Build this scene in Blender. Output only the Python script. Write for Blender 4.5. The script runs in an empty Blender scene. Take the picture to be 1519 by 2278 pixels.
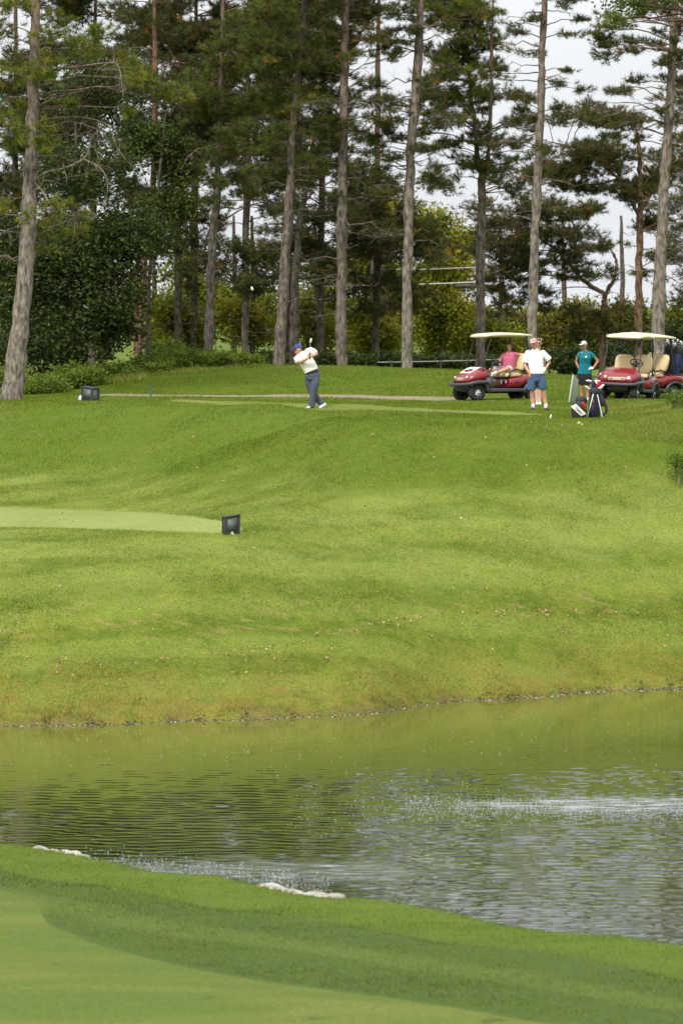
import bpy, bmesh, math, random
import numpy as np
from mathutils import Vector, Matrix
random.seed(7); RNG = np.random.default_rng(11)
S = bpy.context.scene
COL = S.collection
R = math.radians
# ------------------------------------------------------------------ camera (level long lens, rise/fall by shift)
F = 11000.0; CX = 759.5; HY = 650.0; CH = 8.5      # focal length and horizon in photo pixels, eye height over the pond
cam = bpy.data.cameras.new('camera'); cam_o = bpy.data.objects.new('camera', cam); COL.objects.link(cam_o)
cam_o.location = (0, 0, CH); cam_o.rotation_euler = (R(90), 0, 0)
cam.sensor_fit = 'VERTICAL'; cam.sensor_height = 36; cam.sensor_width = 24
cam.lens = F / 2278 * 36
cam.shift_y = -(1139 - HY) / 2278
cam.clip_start = 1; cam.clip_end = 4000
cam.dof.use_dof = True; cam.dof.focus_distance = 112; cam.dof.aperture_fstop = 3.2
S.camera = cam_o
# ------------------------------------------------------------------ sky, sun, exposure (bright overcast)
W = bpy.data.worlds.new('World'); S.world = W; W.use_nodes = True
nt = W.node_tree; nd = nt.nodes; lk = nt.links; nd.clear()
SUN_EL, SUN_AZ = R(48), R(205)                      # azimuth clockwise from +Y: behind the camera, a little left
sky = nd.new('ShaderNodeTexSky'); sky.sky_type = 'NISHITA'; sky.sun_disc = False
sky.sun_elevation = SUN_EL; sky.sun_rotation = SUN_AZ; sky.dust_density = 3
tc = nd.new('ShaderNodeTexCoord'); sx = nd.new('ShaderNodeSeparateXYZ'); lk.new(tc.outputs['Generated'], sx.inputs[0])
mr = nd.new('ShaderNodeMapRange'); lk.new(sx.outputs['Z'], mr.inputs['Value'])
mr.inputs['From Min'].default_value = 0.0; mr.inputs['From Max'].default_value = 1
cl = nd.new('ShaderNodeTexNoise'); cl.inputs['Scale'].default_value = 3.5; cl.inputs['Detail'].default_value = 4
mpn = nd.new('ShaderNodeMapping'); mpn.inputs['Scale'].default_value = (1, 1, 3); lk.new(tc.outputs['Generated'], mpn.inputs[0]); lk.new(mpn.outputs[0], cl.inputs[0])
ov = nd.new('ShaderNodeMixRGB'); lk.new(mr.outputs[0], ov.inputs[0])
ov.inputs[1].default_value = (7.7, 7.9, 8.2, 1); ov.inputs[2].default_value = (18, 18.4, 19, 1)
cm = nd.new('ShaderNodeMixRGB'); cm.blend_type = 'MULTIPLY'; cm.inputs[0].default_value = 1
cr = nd.new('ShaderNodeMapRange'); lk.new(cl.outputs[0], cr.inputs['Value']); cr.inputs['From Min'].default_value = .3; cr.inputs['From Max'].default_value = .7
cr.inputs['To Min'].default_value = .86; cr.inputs['To Max'].default_value = 1.1
lk.new(ov.outputs[0], cm.inputs[1]); lk.new(cr.outputs[0], cm.inputs[2])
mx = nd.new('ShaderNodeMixRGB'); mx.inputs[0].default_value = .88; lk.new(sky.outputs[0], mx.inputs[1]); lk.new(cm.outputs[0], mx.inputs[2])
bg = nd.new('ShaderNodeBackground'); bg.inputs['Strength'].default_value = .1; lk.new(mx.outputs[0], bg.inputs[0])
wo = nd.new('ShaderNodeOutputWorld'); lk.new(bg.outputs[0], wo.inputs[0])
sun = bpy.data.lights.new('sun', 'SUN'); sun.energy = 2.6; sun.angle = R(10); sun.color = (1, .95, .86)
sun_o = bpy.data.objects.new('sun', sun); COL.objects.link(sun_o)
sd = Vector((math.sin(SUN_AZ) * math.cos(SUN_EL), math.cos(SUN_AZ) * math.cos(SUN_EL), math.sin(SUN_EL)))
sun_o.rotation_euler = sd.to_track_quat('Z', 'Y').to_euler()
S.view_settings.view_transform = 'Standard'; S.view_settings.look = 'None'; S.view_settings.exposure = 0.30; S.view_settings.gamma = 1
S.cycles.max_bounces = 6; S.cycles.diffuse_bounces = 3; S.cycles.glossy_bounces = 3; S.cycles.transmission_bounces = 3
S.cycles.transparent_max_bounces = 6; S.cycles.caustics_reflective = False; S.cycles.caustics_refractive = False

# ------------------------------------------------------------------ materials
def srgb(r, g, b):
    f = lambda c: (c / 255 / 12.92) if c / 255 <= .04045 else ((c / 255 + .055) / 1.055) ** 2.4
    return (f(r), f(g), f(b), 1)
def mat(name, c, rough=.6, var=.12, scale=6, bump=0, bscale=60, metal=0, coat=0, c2=None, sub=0, stretch=None, spec=.5):
    m = bpy.data.materials.new(name); m.use_nodes = True
    t = m.node_tree; n = t.nodes; l = t.links; p = n['Principled BSDF']
    p.inputs['Roughness'].default_value = rough; p.inputs['Metallic'].default_value = metal
    p.inputs['Specular IOR Level'].default_value = spec
    if coat: p.inputs['Coat Weight'].default_value = coat; p.inputs['Coat Roughness'].default_value = .08
    tc = n.new('ShaderNodeTexCoord'); src = tc.outputs['Object']
    if stretch:
        mp = n.new('ShaderNodeMapping'); mp.inputs['Scale'].default_value = stretch; l.new(src, mp.inputs[0]); src = mp.outputs[0]
    no = n.new('ShaderNodeTexNoise'); no.inputs['Scale'].default_value = scale; no.inputs['Detail'].default_value = 5; l.new(src, no.inputs[0])
    mr = n.new('ShaderNodeMapRange'); l.new(no.outputs[0], mr.inputs['Value']); mr.inputs['From Min'].default_value = .3; mr.inputs['From Max'].default_value = .7
    mi = n.new('ShaderNodeMixRGB'); l.new(mr.outputs[0], mi.inputs[0])
    a = tuple(x * (1 - var) for x in c[:3]) + (1,); b = tuple(min(1, x * (1 + var)) for x in (c2 or c)[:3]) + (1,)
    mi.inputs[1].default_value = a; mi.inputs[2].default_value = b
    l.new(mi.outputs[0], p.inputs['Base Color'])
    if bump:
        nb = n.new('ShaderNodeTexNoise'); nb.inputs['Scale'].default_value = bscale; nb.inputs['Detail'].default_value = 4; l.new(src, nb.inputs[0])
        bp = n.new('ShaderNodeBump'); bp.inputs['Strength'].default_value = 1; bp.inputs['Distance'].default_value = bump
        l.new(nb.outputs[0], bp.inputs['Height']); l.new(bp.outputs[0], p.inputs['Normal'])
    return m
def foliage_mat(name, cols, trans=.35, rough=.55):
    """cols: list of (pos, rgb) read by the per-leaf attribute 'tint'"""
    m = bpy.data.materials.new(name); m.use_nodes = True
    t = m.node_tree; n = t.nodes; l = t.links; p = n['Principled BSDF']; out = n['Material Output']
    at = n.new('ShaderNodeAttribute'); at.attribute_name = 'tint'
    ge = n.new('ShaderNodeNewGeometry'); no = n.new('ShaderNodeTexNoise'); no.inputs['Scale'].default_value = .9; no.inputs['Detail'].default_value = 3
    l.new(ge.outputs['Position'], no.inputs[0])
    ad = n.new('ShaderNodeMath'); ad.operation = 'MULTIPLY_ADD'; l.new(no.outputs[0], ad.inputs[0]); ad.inputs[1].default_value = .6; 
    sb = n.new('ShaderNodeMath'); sb.operation = 'SUBTRACT'; l.new(at.outputs['Fac'], sb.inputs[0]); sb.inputs[1].default_value = .3
    l.new(sb.outputs[0], ad.inputs[2])
    cr = n.new('ShaderNodeValToRGB'); l.new(ad.outputs[0], cr.inputs[0])
    e = cr.color_ramp.elements
    while len(e) < len(cols): e.new(.5)
    for i, (q, c) in enumerate(cols): e[i].position = q; e[i].color = (*c[:3], 1)
    l.new(cr.outputs[0], p.inputs['Base Color']); p.inputs['Roughness'].default_value = rough; p.inputs['Specular IOR Level'].default_value = .08
    tr = n.new('ShaderNodeBsdfTranslucent'); l.new(cr.outputs[0], tr.inputs[0])
    ms = n.new('ShaderNodeMixShader'); ms.inputs[0].default_value = trans; l.new(p.outputs[0], ms.inputs[1]); l.new(tr.outputs[0], ms.inputs[2])
    l.new(ms.outputs[0], out.inputs[0])
    return m

# ------------------------------------------------------------------ mesh helpers
class MB:
    """collects pieces (vertices, n-gon arrays, tint) and links them as ONE mesh object"""
    def __init__(s): s.V = []; s.F = []; s.n = 0; s.T = []; s.M = []
    def add(s, V, Fs, tint=.5, mi=0):
        V = np.asarray(V, float).reshape(-1, 3)
        for f in Fs:
            f = np.asarray(f, int)
            if f.size: s.F.append(f + s.n); s.M.append(np.full(len(f), mi))
        s.V.append(V); s.T.append(np.broadcast_to(np.asarray(tint, float), (len(V),)).copy()); s.n += len(V)
    def mesh(s, name, mats, smooth=True, origin=(0, 0, 0), tint=False):
        V = np.concatenate(s.V) - np.array(origin)
        me = bpy.data.meshes.new(name); me.vertices.add(len(V)); me.vertices.foreach_set('co', V.astype(np.float32).ravel())
        tot = np.concatenate([np.full(len(f), f.shape[1]) for f in s.F]); li = np.concatenate([f.ravel() for f in s.F])
        me.loops.add(len(li)); me.loops.foreach_set('vertex_index', li.astype(np.int32))
        me.polygons.add(len(tot)); st = np.concatenate([[0], np.cumsum(tot)[:-1]])
        me.polygons.foreach_set('loop_start', st.astype(np.int32)); 
        me.polygons.foreach_set('material_index', np.concatenate(s.M).astype(np.int32))
        me.update(calc_edges=True)
        me.polygons.foreach_set('use_smooth', np.full(len(tot), smooth))
        if tint:
            a = me.attributes.new('tint', 'FLOAT', 'POINT'); a.data.foreach_set('value', np.concatenate(s.T).astype(np.float32))
        for m in (mats if isinstance(mats, (list, tuple)) else [mats]): me.materials.append(m)
        return me
    def build(s, name, mats, parent=None, smooth=True, origin=(0, 0, 0), tint=False):
        o = bpy.data.objects.new(name, s.mesh(name, mats, smooth, origin, tint)); COL.objects.link(o)
        if parent is not None: o.parent = parent
        else: o.location = origin
        return o
def tag(o, label=None, cat=None, group=None, kind=None):
    if label: o['label'] = label
    if cat: o['category'] = cat
    if group: o['group'] = group
    if kind: o['kind'] = kind
    return o
def empty(name, loc, rz=0):
    o = bpy.data.objects.new(name, None); COL.objects.link(o); o.location = loc; o.rotation_euler = (0, 0, rz); o.empty_display_size = .2
    return o
def copy_tree(o, parent=None):
    kids = list(o.children); c = o.copy(); COL.objects.link(c); c.parent = parent
    for k in kids: copy_tree(k, c)
    return c
def unit(v): 
    v = np.asarray(v, float); return v / (np.linalg.norm(v, axis=-1, keepdims=True) + 1e-12)
def tube(pts, rad, sides=12, side=None, cap=True, e0=1.0, e1=1.0):
    """closed lofted tube; rad = radius or (a, b) per point; side = direction of a"""
    P = np.asarray(pts, float); n = len(P); rad = [(r, r) if np.isscalar(r) else r for r in rad]; rad = np.array(rad, float)
    T = np.zeros_like(P); T[1:-1] = P[2:] - P[:-2]; T[0] = P[1] - P[0]; T[-1] = P[-1] - P[-2]; T = unit(T)
    u = np.array(side if side is not None else ((1, 0, 0) if abs(T[0][0]) < .9 else (0, 1, 0)), float)
    rings = []; 
    def ring(p, t, u, a, b):
        A = unit(u - t * np.dot(u, t)); B = np.cross(t, A)
        th = np.linspace(0, 2 * np.pi, sides, endpoint=False)
        return p + np.outer(np.cos(th) * a, A) + np.outer(np.sin(th) * b, B), A
    items = []
    if cap:
        r = rad[0].min()
        for k in (.95, .7, .35): items.append((P[0] - T[0] * r * k * e0, T[0], rad[0] * math.sqrt(1 - k * k)))
    for i in range(n): items.append((P[i], T[i], rad[i]))
    if cap:
        r = rad[-1].min()
        for k in (.35, .7, .95): items.append((P[-1] + T[-1] * r * k * e1, T[-1], rad[-1] * math.sqrt(1 - k * k)))
    for p, t, r in items:
        q, A = ring(p, t, u, r[0], r[1]); rings.append(q)
        if side is None: u = A
    m = len(rings); V = np.concatenate(rings)
    i = np.arange(m - 1)[:, None] * sides; j = np.arange(sides)[None]; k = (j + 1) % sides
    Q = np.stack([i + j, i + k, i + k + sides, i + j + sides], -1).reshape(-1, 4)
    c0 = np.arange(sides)[::-1][None]; c1 = (np.arange(sides) + (m - 1) * sides)[None]
    return V, [Q, c0, c1]
def segs(P0, P1, R0, R1, sides=4):
    """many straight tapered prisms at once"""
    P0, P1 = np.asarray(P0, float), np.asarray(P1, float); R0 = np.asarray(R0, float); R1 = np.asarray(R1, float)
    t = unit(P1 - P0); h = np.where(np.abs(t[:, 2:3]) > .9, [[1., 0, 0]], [[0., 0, 1.]])
    A = unit(np.cross(t, h)); B = np.cross(t, A); N = len(P0)
    th = np.linspace(0, 2 * np.pi, sides, endpoint=False); c = np.cos(th)[None, :, None]; s = np.sin(th)[None, :, None]
    d = c * A[:, None] + s * B[:, None]
    V = np.concatenate([P0[:, None] + d * R0[:, None, None], P1[:, None] + d * R1[:, None, None]], 1).reshape(-1, 3)
    b = np.arange(N)[:, None] * 2 * sides; j = np.arange(sides)[None]; k = (j + 1) % sides
    return V, [np.stack([b + j, b + k, b + k + sides, b + j + sides], -1).reshape(-1, 4)]
def box(x0, x1, y0, y1, z0, z1, M=None):
    V = np.array([(x, y, z) for z in (z0, z1) for x, y in ((x0, y0), (x1, y0), (x1, y1), (x0, y1))], float)
    if M is not None: V = V @ np.array(M.to_3x3()).T + np.array(M.translation)
    return V, [np.array([(3, 2, 1, 0), (4, 5, 6, 7), (0, 1, 5, 4), (1, 2, 6, 5), (2, 3, 7, 6), (3, 0, 4, 7)])]
def bevel(o, w, seg=2):
    bm = bmesh.new(); bm.from_mesh(o.data); bmesh.ops.remove_doubles(bm, verts=bm.verts, dist=1e-5)
    e = [x for x in bm.edges if len(x.link_faces) == 2 and x.calc_face_angle(0) > .5]
    bmesh.ops.bevel(bm, geom=e, offset=w, segments=seg, profile=.5, affect='EDGES', clamp_overlap=True)
    bm.to_mesh(o.data); bm.free(); return o
def remesh(name, pieces, mats, voxel=.007, smooth=3, parent=None, paint=None):
    """joins closed pieces into ONE continuous skin"""
    mb = MB()
    for V, Fs in pieces: mb.add(V, Fs)
    me = mb.mesh('tmp', []); o = bpy.data.objects.new('tmp', me); COL.objects.link(o)
    md = o.modifiers.new('r', 'REMESH'); md.mode = 'VOXEL'; md.voxel_size = voxel; md.use_smooth_shade = True
    ms = o.modifiers.new('s', 'SMOOTH'); ms.factor = .5; ms.iterations = smooth
    dg = bpy.context.evaluated_depsgraph_get(); m2 = bpy.data.meshes.new_from_object(o.evaluated_get(dg)); m2.name = name
    bpy.data.objects.remove(o); bpy.data.meshes.remove(me)
    m2.materials.clear()
    for m in (mats if isinstance(mats, (list, tuple)) else [mats]): m2.materials.append(m)
    if paint:
        for p in m2.polygons: p.material_index = paint(p.center)
    r = bpy.data.objects.new(name, m2); COL.objects.link(r); r.parent = parent
    return r

# ------------------------------------------------------------------ terrain
KEYS = {  # X: [(D, z) ...] from the camera hill, over the pond, up the bank, to the mound and the woods
 -9: [(75, .72), (96.5, .02), (101, 1.5), (106.5, 3.25), (117, 3.4), (129, 5.45), 5.5],
 -5: [(70, .72), (97.2, .02), (101.5, 1.5), (106.5, 3.3), (116, 3.45), (127.5, 5.7), 6.22],
 -2: [(66.3, .72), (98.3, .02), (103, 1.6), (107.5, 3.25), (113.5, 3.75), (122, 5.7), 6.43],
 0: [(63.8, .72), (99.5, .02), (104, 1.6), (108.5, 3.0), (112, 4.0), (117.3, 5.6), 6.4],
 3: [(60, .72), (103.2, .02), (106.5, 1.7), (109.5, 3.0), (112.3, 4.2), (115.8, 5.55), 6.36],
 6: [(56.3, .72), (105.5, .02), (108, 1.5), (111, 3.0), (113, 4.1), (115.5, 5.45), 6.19],
 9: [(52.5, .72), (106.8, .02), (109.5, 1.6), (112, 3.0), (114.5, 4.3), (117.5, 5.5), 6.05],
}
XS = np.array(sorted(KEYS)); KD = []; KZ = []
for x in XS:
    k = KEYS[x]; dn, df = k[0][0], k[1][0]
    row = [(-60, 6.9), (5, 6.8), (30, 2.6), (47, 1.15), (dn - .2, .74), (dn + .35, -.6), (df - .9, -.6), (df, .02), (df + .25, .2)] + list(k[2:6]) + \
          [(131, 5.62), (134.5, 5.64), (146, k[6]), (156, 5.2), (260, 4.6), (1600, 3.5)]
    KD.append([a for a, b in row]); KZ.append([b for a, b in row])
KD = np.array(KD, float); KZ = np.array(KZ, float)
def vnoise(x, y, s, seed=0):
    """cheap smooth value noise"""
    x = np.asarray(x, float) * s + seed * 17.3; y = np.asarray(y, float) * s - seed * 9.1
    def h(i, j): 
        v = np.sin(i * 127.1 + j * 311.7 + seed * 3.7) * 43758.5453; return v - np.floor(v)
    i, j = np.floor(x), np.floor(y); u, v = x - i, y - j; u = u * u * (3 - 2 * u); v = v * v * (3 - 2 * v)
    return (h(i, j) * (1 - u) + h(i + 1, j) * u) * (1 - v) + (h(i, j + 1) * (1 - u) + h(i + 1, j + 1) * u) * v
def shore_wob(x): return .18 * (vnoise(x, 0, 1.3, 3) - .5) + .25 * (vnoise(x, 0, .4, 4) - .5)
def _lin(x, y):
    x = np.clip(x, -9, 9)
    xi = np.interp(x, XS, np.arange(len(XS))); i = np.clip(np.floor(xi).astype(int), 0, len(XS) - 2); f = (xi - i)
    f = f * f * (3 - 2 * f)
    D = KD[i] * (1 - f)[:, None] + KD[i + 1] * f[:, None]; Z = KZ[i] * (1 - f)[:, None] + KZ[i + 1] * f[:, None]
    D[:, 4:9] += shore_wob(x)[:, None]
    z = np.zeros_like(y); k = np.clip((D < y[:, None]).sum(1), 1, D.shape[1] - 1); a = np.arange(len(y))
    d0, d1, z0, z1 = D[a, k - 1], D[a, k], Z[a, k - 1], Z[a, k]
    t = np.clip((y - d0) / np.maximum(d1 - d0, 1e-6), 0, 1)
    return z0 + (z1 - z0) * t, D[:, 7], D[:, 4]
def ground(x, y):
    x = np.atleast_1d(np.asarray(x, float)); y = np.atleast_1d(np.asarray(y, float)); x, y = np.broadcast_arrays(x, y); sh = x.shape
    x = x.ravel().copy(); y = y.ravel().copy()
    z, df, dn = _lin(x, y)
    w = np.clip((y - df - 1.4) / 2.5, 0, 1); w2 = np.clip((dn - 2.5 - y) / 3, 0, 1)
    acc = np.zeros_like(z)
    for dx, dy in ((-1.2, -2.2), (0, -1.5), (.6, -.7), (0, 0), (-.6, .7), (0, 1.5), (1.2, 2.2)): acc += _lin(x + dx, y + dy)[0]
    acc /= 7
    z = z * (1 - w) + acc * w; z = z * (1 - w2) + acc * w2
    z = z + .55 * np.exp(-((x - 9.4) / 1.25) ** 2 - ((y - 121.5) / 4.5) ** 2) * (y < 140)
    z = z - .27 * np.exp(-((x - 8.6) / 2.2) ** 2 - ((y - 137.5) / 3) ** 2)
    land = np.clip((z - .1) / 1.5, 0, 1)
    z = z + land * (.10 * (vnoise(x, y, .33, 1) - .5) + .035 * (vnoise(x, y, 1.1, 2) - .5))
    return z.reshape(sh)
def gz(x, y): return float(ground(x, y)[0])
def P(px, py, D): return Vector(((px - CX) / F * D, D, CH - (py - HY) / F * D))
def hit(px, py, d0=52, d1=150):
    """where the sight line through a photo pixel meets the ground"""
    D = np.linspace(d0, d1, 4000); x = (px - CX) / F * D; z = CH - (py - HY) / F * D
    below = z < ground(x, D); i = int(np.argmax(below)) if below.any() else len(D) - 1
    return Vector((x[i], D[i], gz(x[i], D[i])))
# ------------------------------------------------------------------ grass colours (world-space patches shared by turf and blades)
def grass_mat(name, kind='rough', blades=False, gain=1.0):
    m = bpy.data.materials.new(name); m.use_nodes = True
    t = m.node_tree; n = t.nodes; l = t.links; p = n['Principled BSDF']; out = n['Material Output']
    ge = n.new('ShaderNodeNewGeometry'); pos = ge.outputs['Position']
    def noise(scale, detail=3, st=None, dist=0):
        src = pos
        if st:
            mp = n.new('ShaderNodeMapping'); mp.inputs['Scale'].default_value = st; l.new(pos, mp.inputs[0]); src = mp.outputs[0]
        q = n.new('ShaderNodeTexNoise'); q.inputs['Scale'].default_value = scale; q.inputs['Detail'].default_value = detail; q.inputs['Distortion'].default_value = dist
        l.new(src, q.inputs[0]); return q.outputs[0]
    def rng(v, a, b, c=0, d=1):
        q = n.new('ShaderNodeMapRange'); l.new(v, q.inputs['Value']); q.interpolation_type = 'SMOOTHSTEP'
        for k, x in zip(('From Min', 'From Max', 'To Min', 'To Max'), (a, b, c, d)): q.inputs[k].default_value = x
        return q.outputs[0]
    def mix(f, a, b, mode='MIX'):
        q = n.new('ShaderNodeMixRGB'); q.blend_type = mode
        if isinstance(f, (int, float)): q.inputs[0].default_value = f
        else: l.new(f, q.inputs[0])
        for i, c in ((1, a), (2, b)):
            if isinstance(c, tuple): q.inputs[i].default_value = tuple(x * gain for x in c[:3]) + (1,)
            else: l.new(c, q.inputs[i])
        return q.outputs[0]
    def math_(op, a, b):
        q = n.new('ShaderNodeMath'); q.operation = op
        for i, c in ((0, a), (1, b)):
            if isinstance(c, (int, float)): q.inputs[i].default_value = c
            else: l.new(c, q.inputs[i])
        return q.outputs[0]
    if kind == 'rough':
        c = mix(rng(noise(.32, 4, None, .6), .38, .62), (0.105, 0.139, 0.016), (0.137, 0.164, 0.022))
        c = mix(rng(noise(1.7, 5, (1, .7, 1), .8), .35, .7), c, (0.080, 0.121, 0.012))
        c = mix(rng(noise(5, 4), .52, .72, 0, .55), c, (0.163, 0.183, 0.034))
        s = n.new('ShaderNodeSeparateXYZ'); l.new(pos, s.inputs[0])
        # paler, flatter turf round the lower tee and across the middle of the bank
        wob = math_('MULTIPLY', noise(.5, 2), 1.6)
        zz = math_('ADD', s.outputs['Z'], wob)
        pale = math_('MULTIPLY', rng(zz, 2.6, 3.6), rng(zz, 5.4, 4.3))
        c = mix(math_('MULTIPLY', pale, rng(noise(.6, 4, (.6, 1.6, 1)), .35, .65, .1, .8)), c, (0.171, 0.206, 0.045))
        c = mix(math_('MULTIPLY', rng(zz, 4.3, 5.4), rng(noise(.7, 4, (.6, 1.6, 1)), .3, .65, .5, .95)), c, (0.081, 0.121, 0.010))
        wv = n.new('ShaderNodeTexWave'); wv.inputs['Scale'].default_value = .17; wv.inputs['Distortion'].default_value = 3.5; wv.inputs['Detail'].default_value = 2; wv.inputs['Detail Scale'].default_value = .5
        mw = n.new('ShaderNodeMapping'); mw.inputs['Rotation'].default_value = (0, 0, R(68)); l.new(pos, mw.inputs[0]); l.new(mw.outputs[0], wv.inputs[0])
        c = mix(math_('MULTIPLY', rng(wv.outputs['Fac'], .2, .8, 0, .34), rng(zz, 5.2, 4.2)), c, (0.201, 0.242, 0.047))
        # thirsty, browner grass towards the water line
        far = rng(s.outputs['Y'], 88, 92)
        zn = math_('ADD', s.outputs['Z'], math_('MULTIPLY', noise(.9, 4), 1.5))
        c = mix(math_('MULTIPLY', math_('MULTIPLY', far, rng(zn, 2.1, .8)), rng(noise(2.6, 4), .32, .68, .30, .90)), c, (0.170, 0.143, 0.028))
        c = mix(math_('MULTIPLY', math_('MULTIPLY', far, rng(zn, .95, .66)), .5), c, (0.118, 0.092, 0.036))
        # a band of browned clippings along the crease of the bank
        ba = math_('MULTIPLY', rng(zz, 1.9, 2.3), rng(zz, 3.1, 2.7))
        c = mix(math_('MULTIPLY', ba, rng(noise(3.5, 5, (.5, 1.5, 1)), .55, .66, 0, .55)), c, (0.230, 0.183, 0.069))
        # darker uncut strip between the green and the pond edge
        e = math_('ADD', math_('MULTIPLY', s.outputs['X'], 1.25), s.outputs['Y'])
        e = math_('ADD', e, math_('MULTIPLY', noise(.35, 3), 2.4))
        c = mix(math_('MULTIPLY', rng(s.outputs['Y'], 88, 80), .72), c, (0.066, 0.105, 0.009))
        dk = math_('MULTIPLY', rng(e, 62.6, 60.6), .85)
        c = mix(dk, c, (0.056, 0.087, 0.016))
        c = mix(math_('MULTIPLY', math_('MULTIPLY', rng(e, 57.0, 57.8), rng(e, 59.4, 58.4)), .30), c, (0.133, 0.164, 0.036))
    elif kind == 'mown':
        c = mix(rng(noise(.5, 4, (1, .5, 1), .5), .35, .65), (0.171, 0.210, 0.052), (0.202, 0.238, 0.069))
        c = mix(rng(noise(9, 3), .5, .75, 0, .35), c, (0.223, 0.249, 0.087))
    elif kind == 'tee':
        c = mix(rng(noise(.6, 4, (1, .5, 1), .5), .35, .65), (0.123, 0.154, 0.029), (0.147, 0.174, 0.038))
    elif kind == 'green':
        c = mix(rng(noise(.45, 4, (.5, 1.4, 1), .8), .35, .65), (0.078, 0.114, 0.016), (0.115, 0.137, 0.025))
        c = mix(rng(noise(30, 2), .4, .8, 0, .3), c, (0.133, 0.154, 0.034))
    fine = noise(22 if not blades else 8, 5)
    c = mix(1.0, c, mix(rng(fine, .3, .7), (.80 / gain,) * 3 + (1,), (1.22 / gain,) * 3 + (1,)), 'MULTIPLY')
    if blades:
        at = n.new('ShaderNodeAttribute'); at.attribute_name = 'tint'
        c = mix(rng(at.outputs['Fac'], .86, .95, 0, .8), c, (0.238, 0.213, 0.081))
        c = mix(1.0, c, mix(rng(at.outputs['Fac'], 0, .85), (.72 / gain,) * 3 + (1,), (1.3 / gain,) * 3 + (1,)), 'MULTIPLY')
        tr = n.new('ShaderNodeBsdfTranslucent'); l.new(c, tr.inputs[0])
        ms = n.new('ShaderNodeMixShader'); ms.inputs[0].default_value = .42
        l.new(p.outputs[0], ms.inputs[1]); l.new(tr.outputs[0], ms.inputs[2]); l.new(ms.outputs[0], out.inputs[0])
    else:
        bp = n.new('ShaderNodeBump'); bp.inputs['Strength'].default_value = .7; bp.inputs['Distance'].default_value = .012 if kind != 'rough' else .03
        l.new(noise(34 if kind != 'rough' else 22, 4), bp.inputs['Height']); l.new(bp.outputs[0], p.inputs['Normal'])
    l.new(c, p.inputs['Base Color']); p.inputs['Roughness'].default_value = .7; p.inputs['Specular IOR Level'].default_value = .04
    return m
G_ROUGH = grass_mat('rough_turf', 'rough'); G_BLADE = grass_mat('grass_blades', 'rough', True, 1.5)
G_MOWN = grass_mat('tee_turf', 'mown'); G_TEE = grass_mat('upper_tee_turf', 'tee'); G_GREEN = grass_mat('green_turf', 'green')

# ------------------------------------------------------------------ ground sheet
def axis(*spans):
    a = []
    for s, e, st in spans: a += list(np.arange(s, e, st))
    a.append(spans[-1][1]); return np.array(a)
xs = axis((-600, -100, 60), (-100, -30, 7), (-30, -12, 1.2), (-12, 12, .16), (12, 30, 1.2), (30, 100, 7), (100, 600, 60))
ys = axis((-60, 45, 3), (45, 76, .16), (76, 95, .8), (95, 148, .13), (148, 170, .8), (170, 300, 6), (300, 1600, 60))
GX, GY = np.meshgrid(xs, ys); GZ = ground(GX, GY)
# small lumps where the ground is seen close
GZ = GZ + np.clip((GZ - .05) / .3, 0, 1) * .016 * (vnoise(GX, GY, 4.5, 8) - .5) * ((GY > 90) | (GY < 80))
lip = np.clip(1 - np.abs(GZ - .12) / .2, 0, 1) * (GY > 90) * .12
GZ = GZ + lip * (vnoise(GX, GY, 5, 9) - .4)
nx, ny = len(xs), len(ys)
i = np.arange(ny - 1)[:, None] * nx + np.arange(nx - 1)[None]
mb = MB(); mb.add(np.stack([GX, GY, GZ], -1).reshape(-1, 3), [np.stack([i, i + 1, i + nx + 1, i + nx], -1).reshape(-1, 4)])
tag(mb.build('ground', G_ROUGH), kind='structure')

def smooth_line(pts, n):
    pts = np.array([tuple(p)[:2] for p in pts], float); s = np.concatenate([[0], np.cumsum(np.linalg.norm(np.diff(pts, axis=0), axis=1))])
    u = np.linspace(0, s[-1], n); out = np.stack([np.interp(u, s, pts[:, k]) for k in (0, 1)], 1)
    k = max(3, n // (len(pts) * 2) | 1); pad = np.concatenate([np.repeat(out[:1], k, 0), out, np.repeat(out[-1:], k, 0)])
    ker = np.ones(k) / k; q = np.stack([np.convolve(pad[:, j], ker, 'same') for j in (0, 1)], 1)[k:-k]
    q[0], q[-1] = out[0], out[-1]; return q
ZONES = []
def sheet(name, A, B, m, nu=160, nv=24, lift=.02, zone=True):
    """turf or path sheet between two boundary lines, laid just above the ground"""
    a, b = smooth_line(A, nu), smooth_line(B, nu); t = np.linspace(0, 1, nv)[:, None, None]
    XY = a[None] * (1 - t) + b[None] * t
    lf = np.full(XY.shape[:2], lift); lf[[0, -1]] = -.03; lf[:, [0, 1, -2, -1]] = -.03
    Z = ground(XY[..., 0], XY[..., 1]) + lf
    i = np.arange(nv - 1)[:, None] * nu + np.arange(nu - 1)[None]
    F4 = np.stack([i, i + 1, i + nu + 1, i + nu], -1).reshape(-1, 4)
    V = np.concatenate([XY, Z[..., None]], -1).reshape(-1, 3)
    p0, p1, p2 = V[F4[0, 0]], V[F4[0, 1]], V[F4[0, 2]]
    if np.cross(p1 - p0, p2 - p0)[2] < 0: F4 = F4[:, ::-1]
    mb = MB(); mb.add(V, [F4]); o = mb.build(name, m); tag(o, kind='structure')
    if zone: ZONES.append(np.concatenate([a, b[::-1]]))
    return o
def inside(x, y, poly):
    c = np.zeros(len(x), bool); n = len(poly); step = max(1, n // 120); q = poly[::step]; n = len(q)
    for i in range(n):
        x0, y0 = q[i]; x1, y1 = q[(i + 1) % n]
        hit_ = ((y0 > y) != (y1 > y)) & (x < (x1 - x0) * (y - y0) / (y1 - y0 + 1e-12) + x0); c ^= hit_
    return c
H = lambda px, py, a=44, b=150: hit(px, py, a, b)
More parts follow.
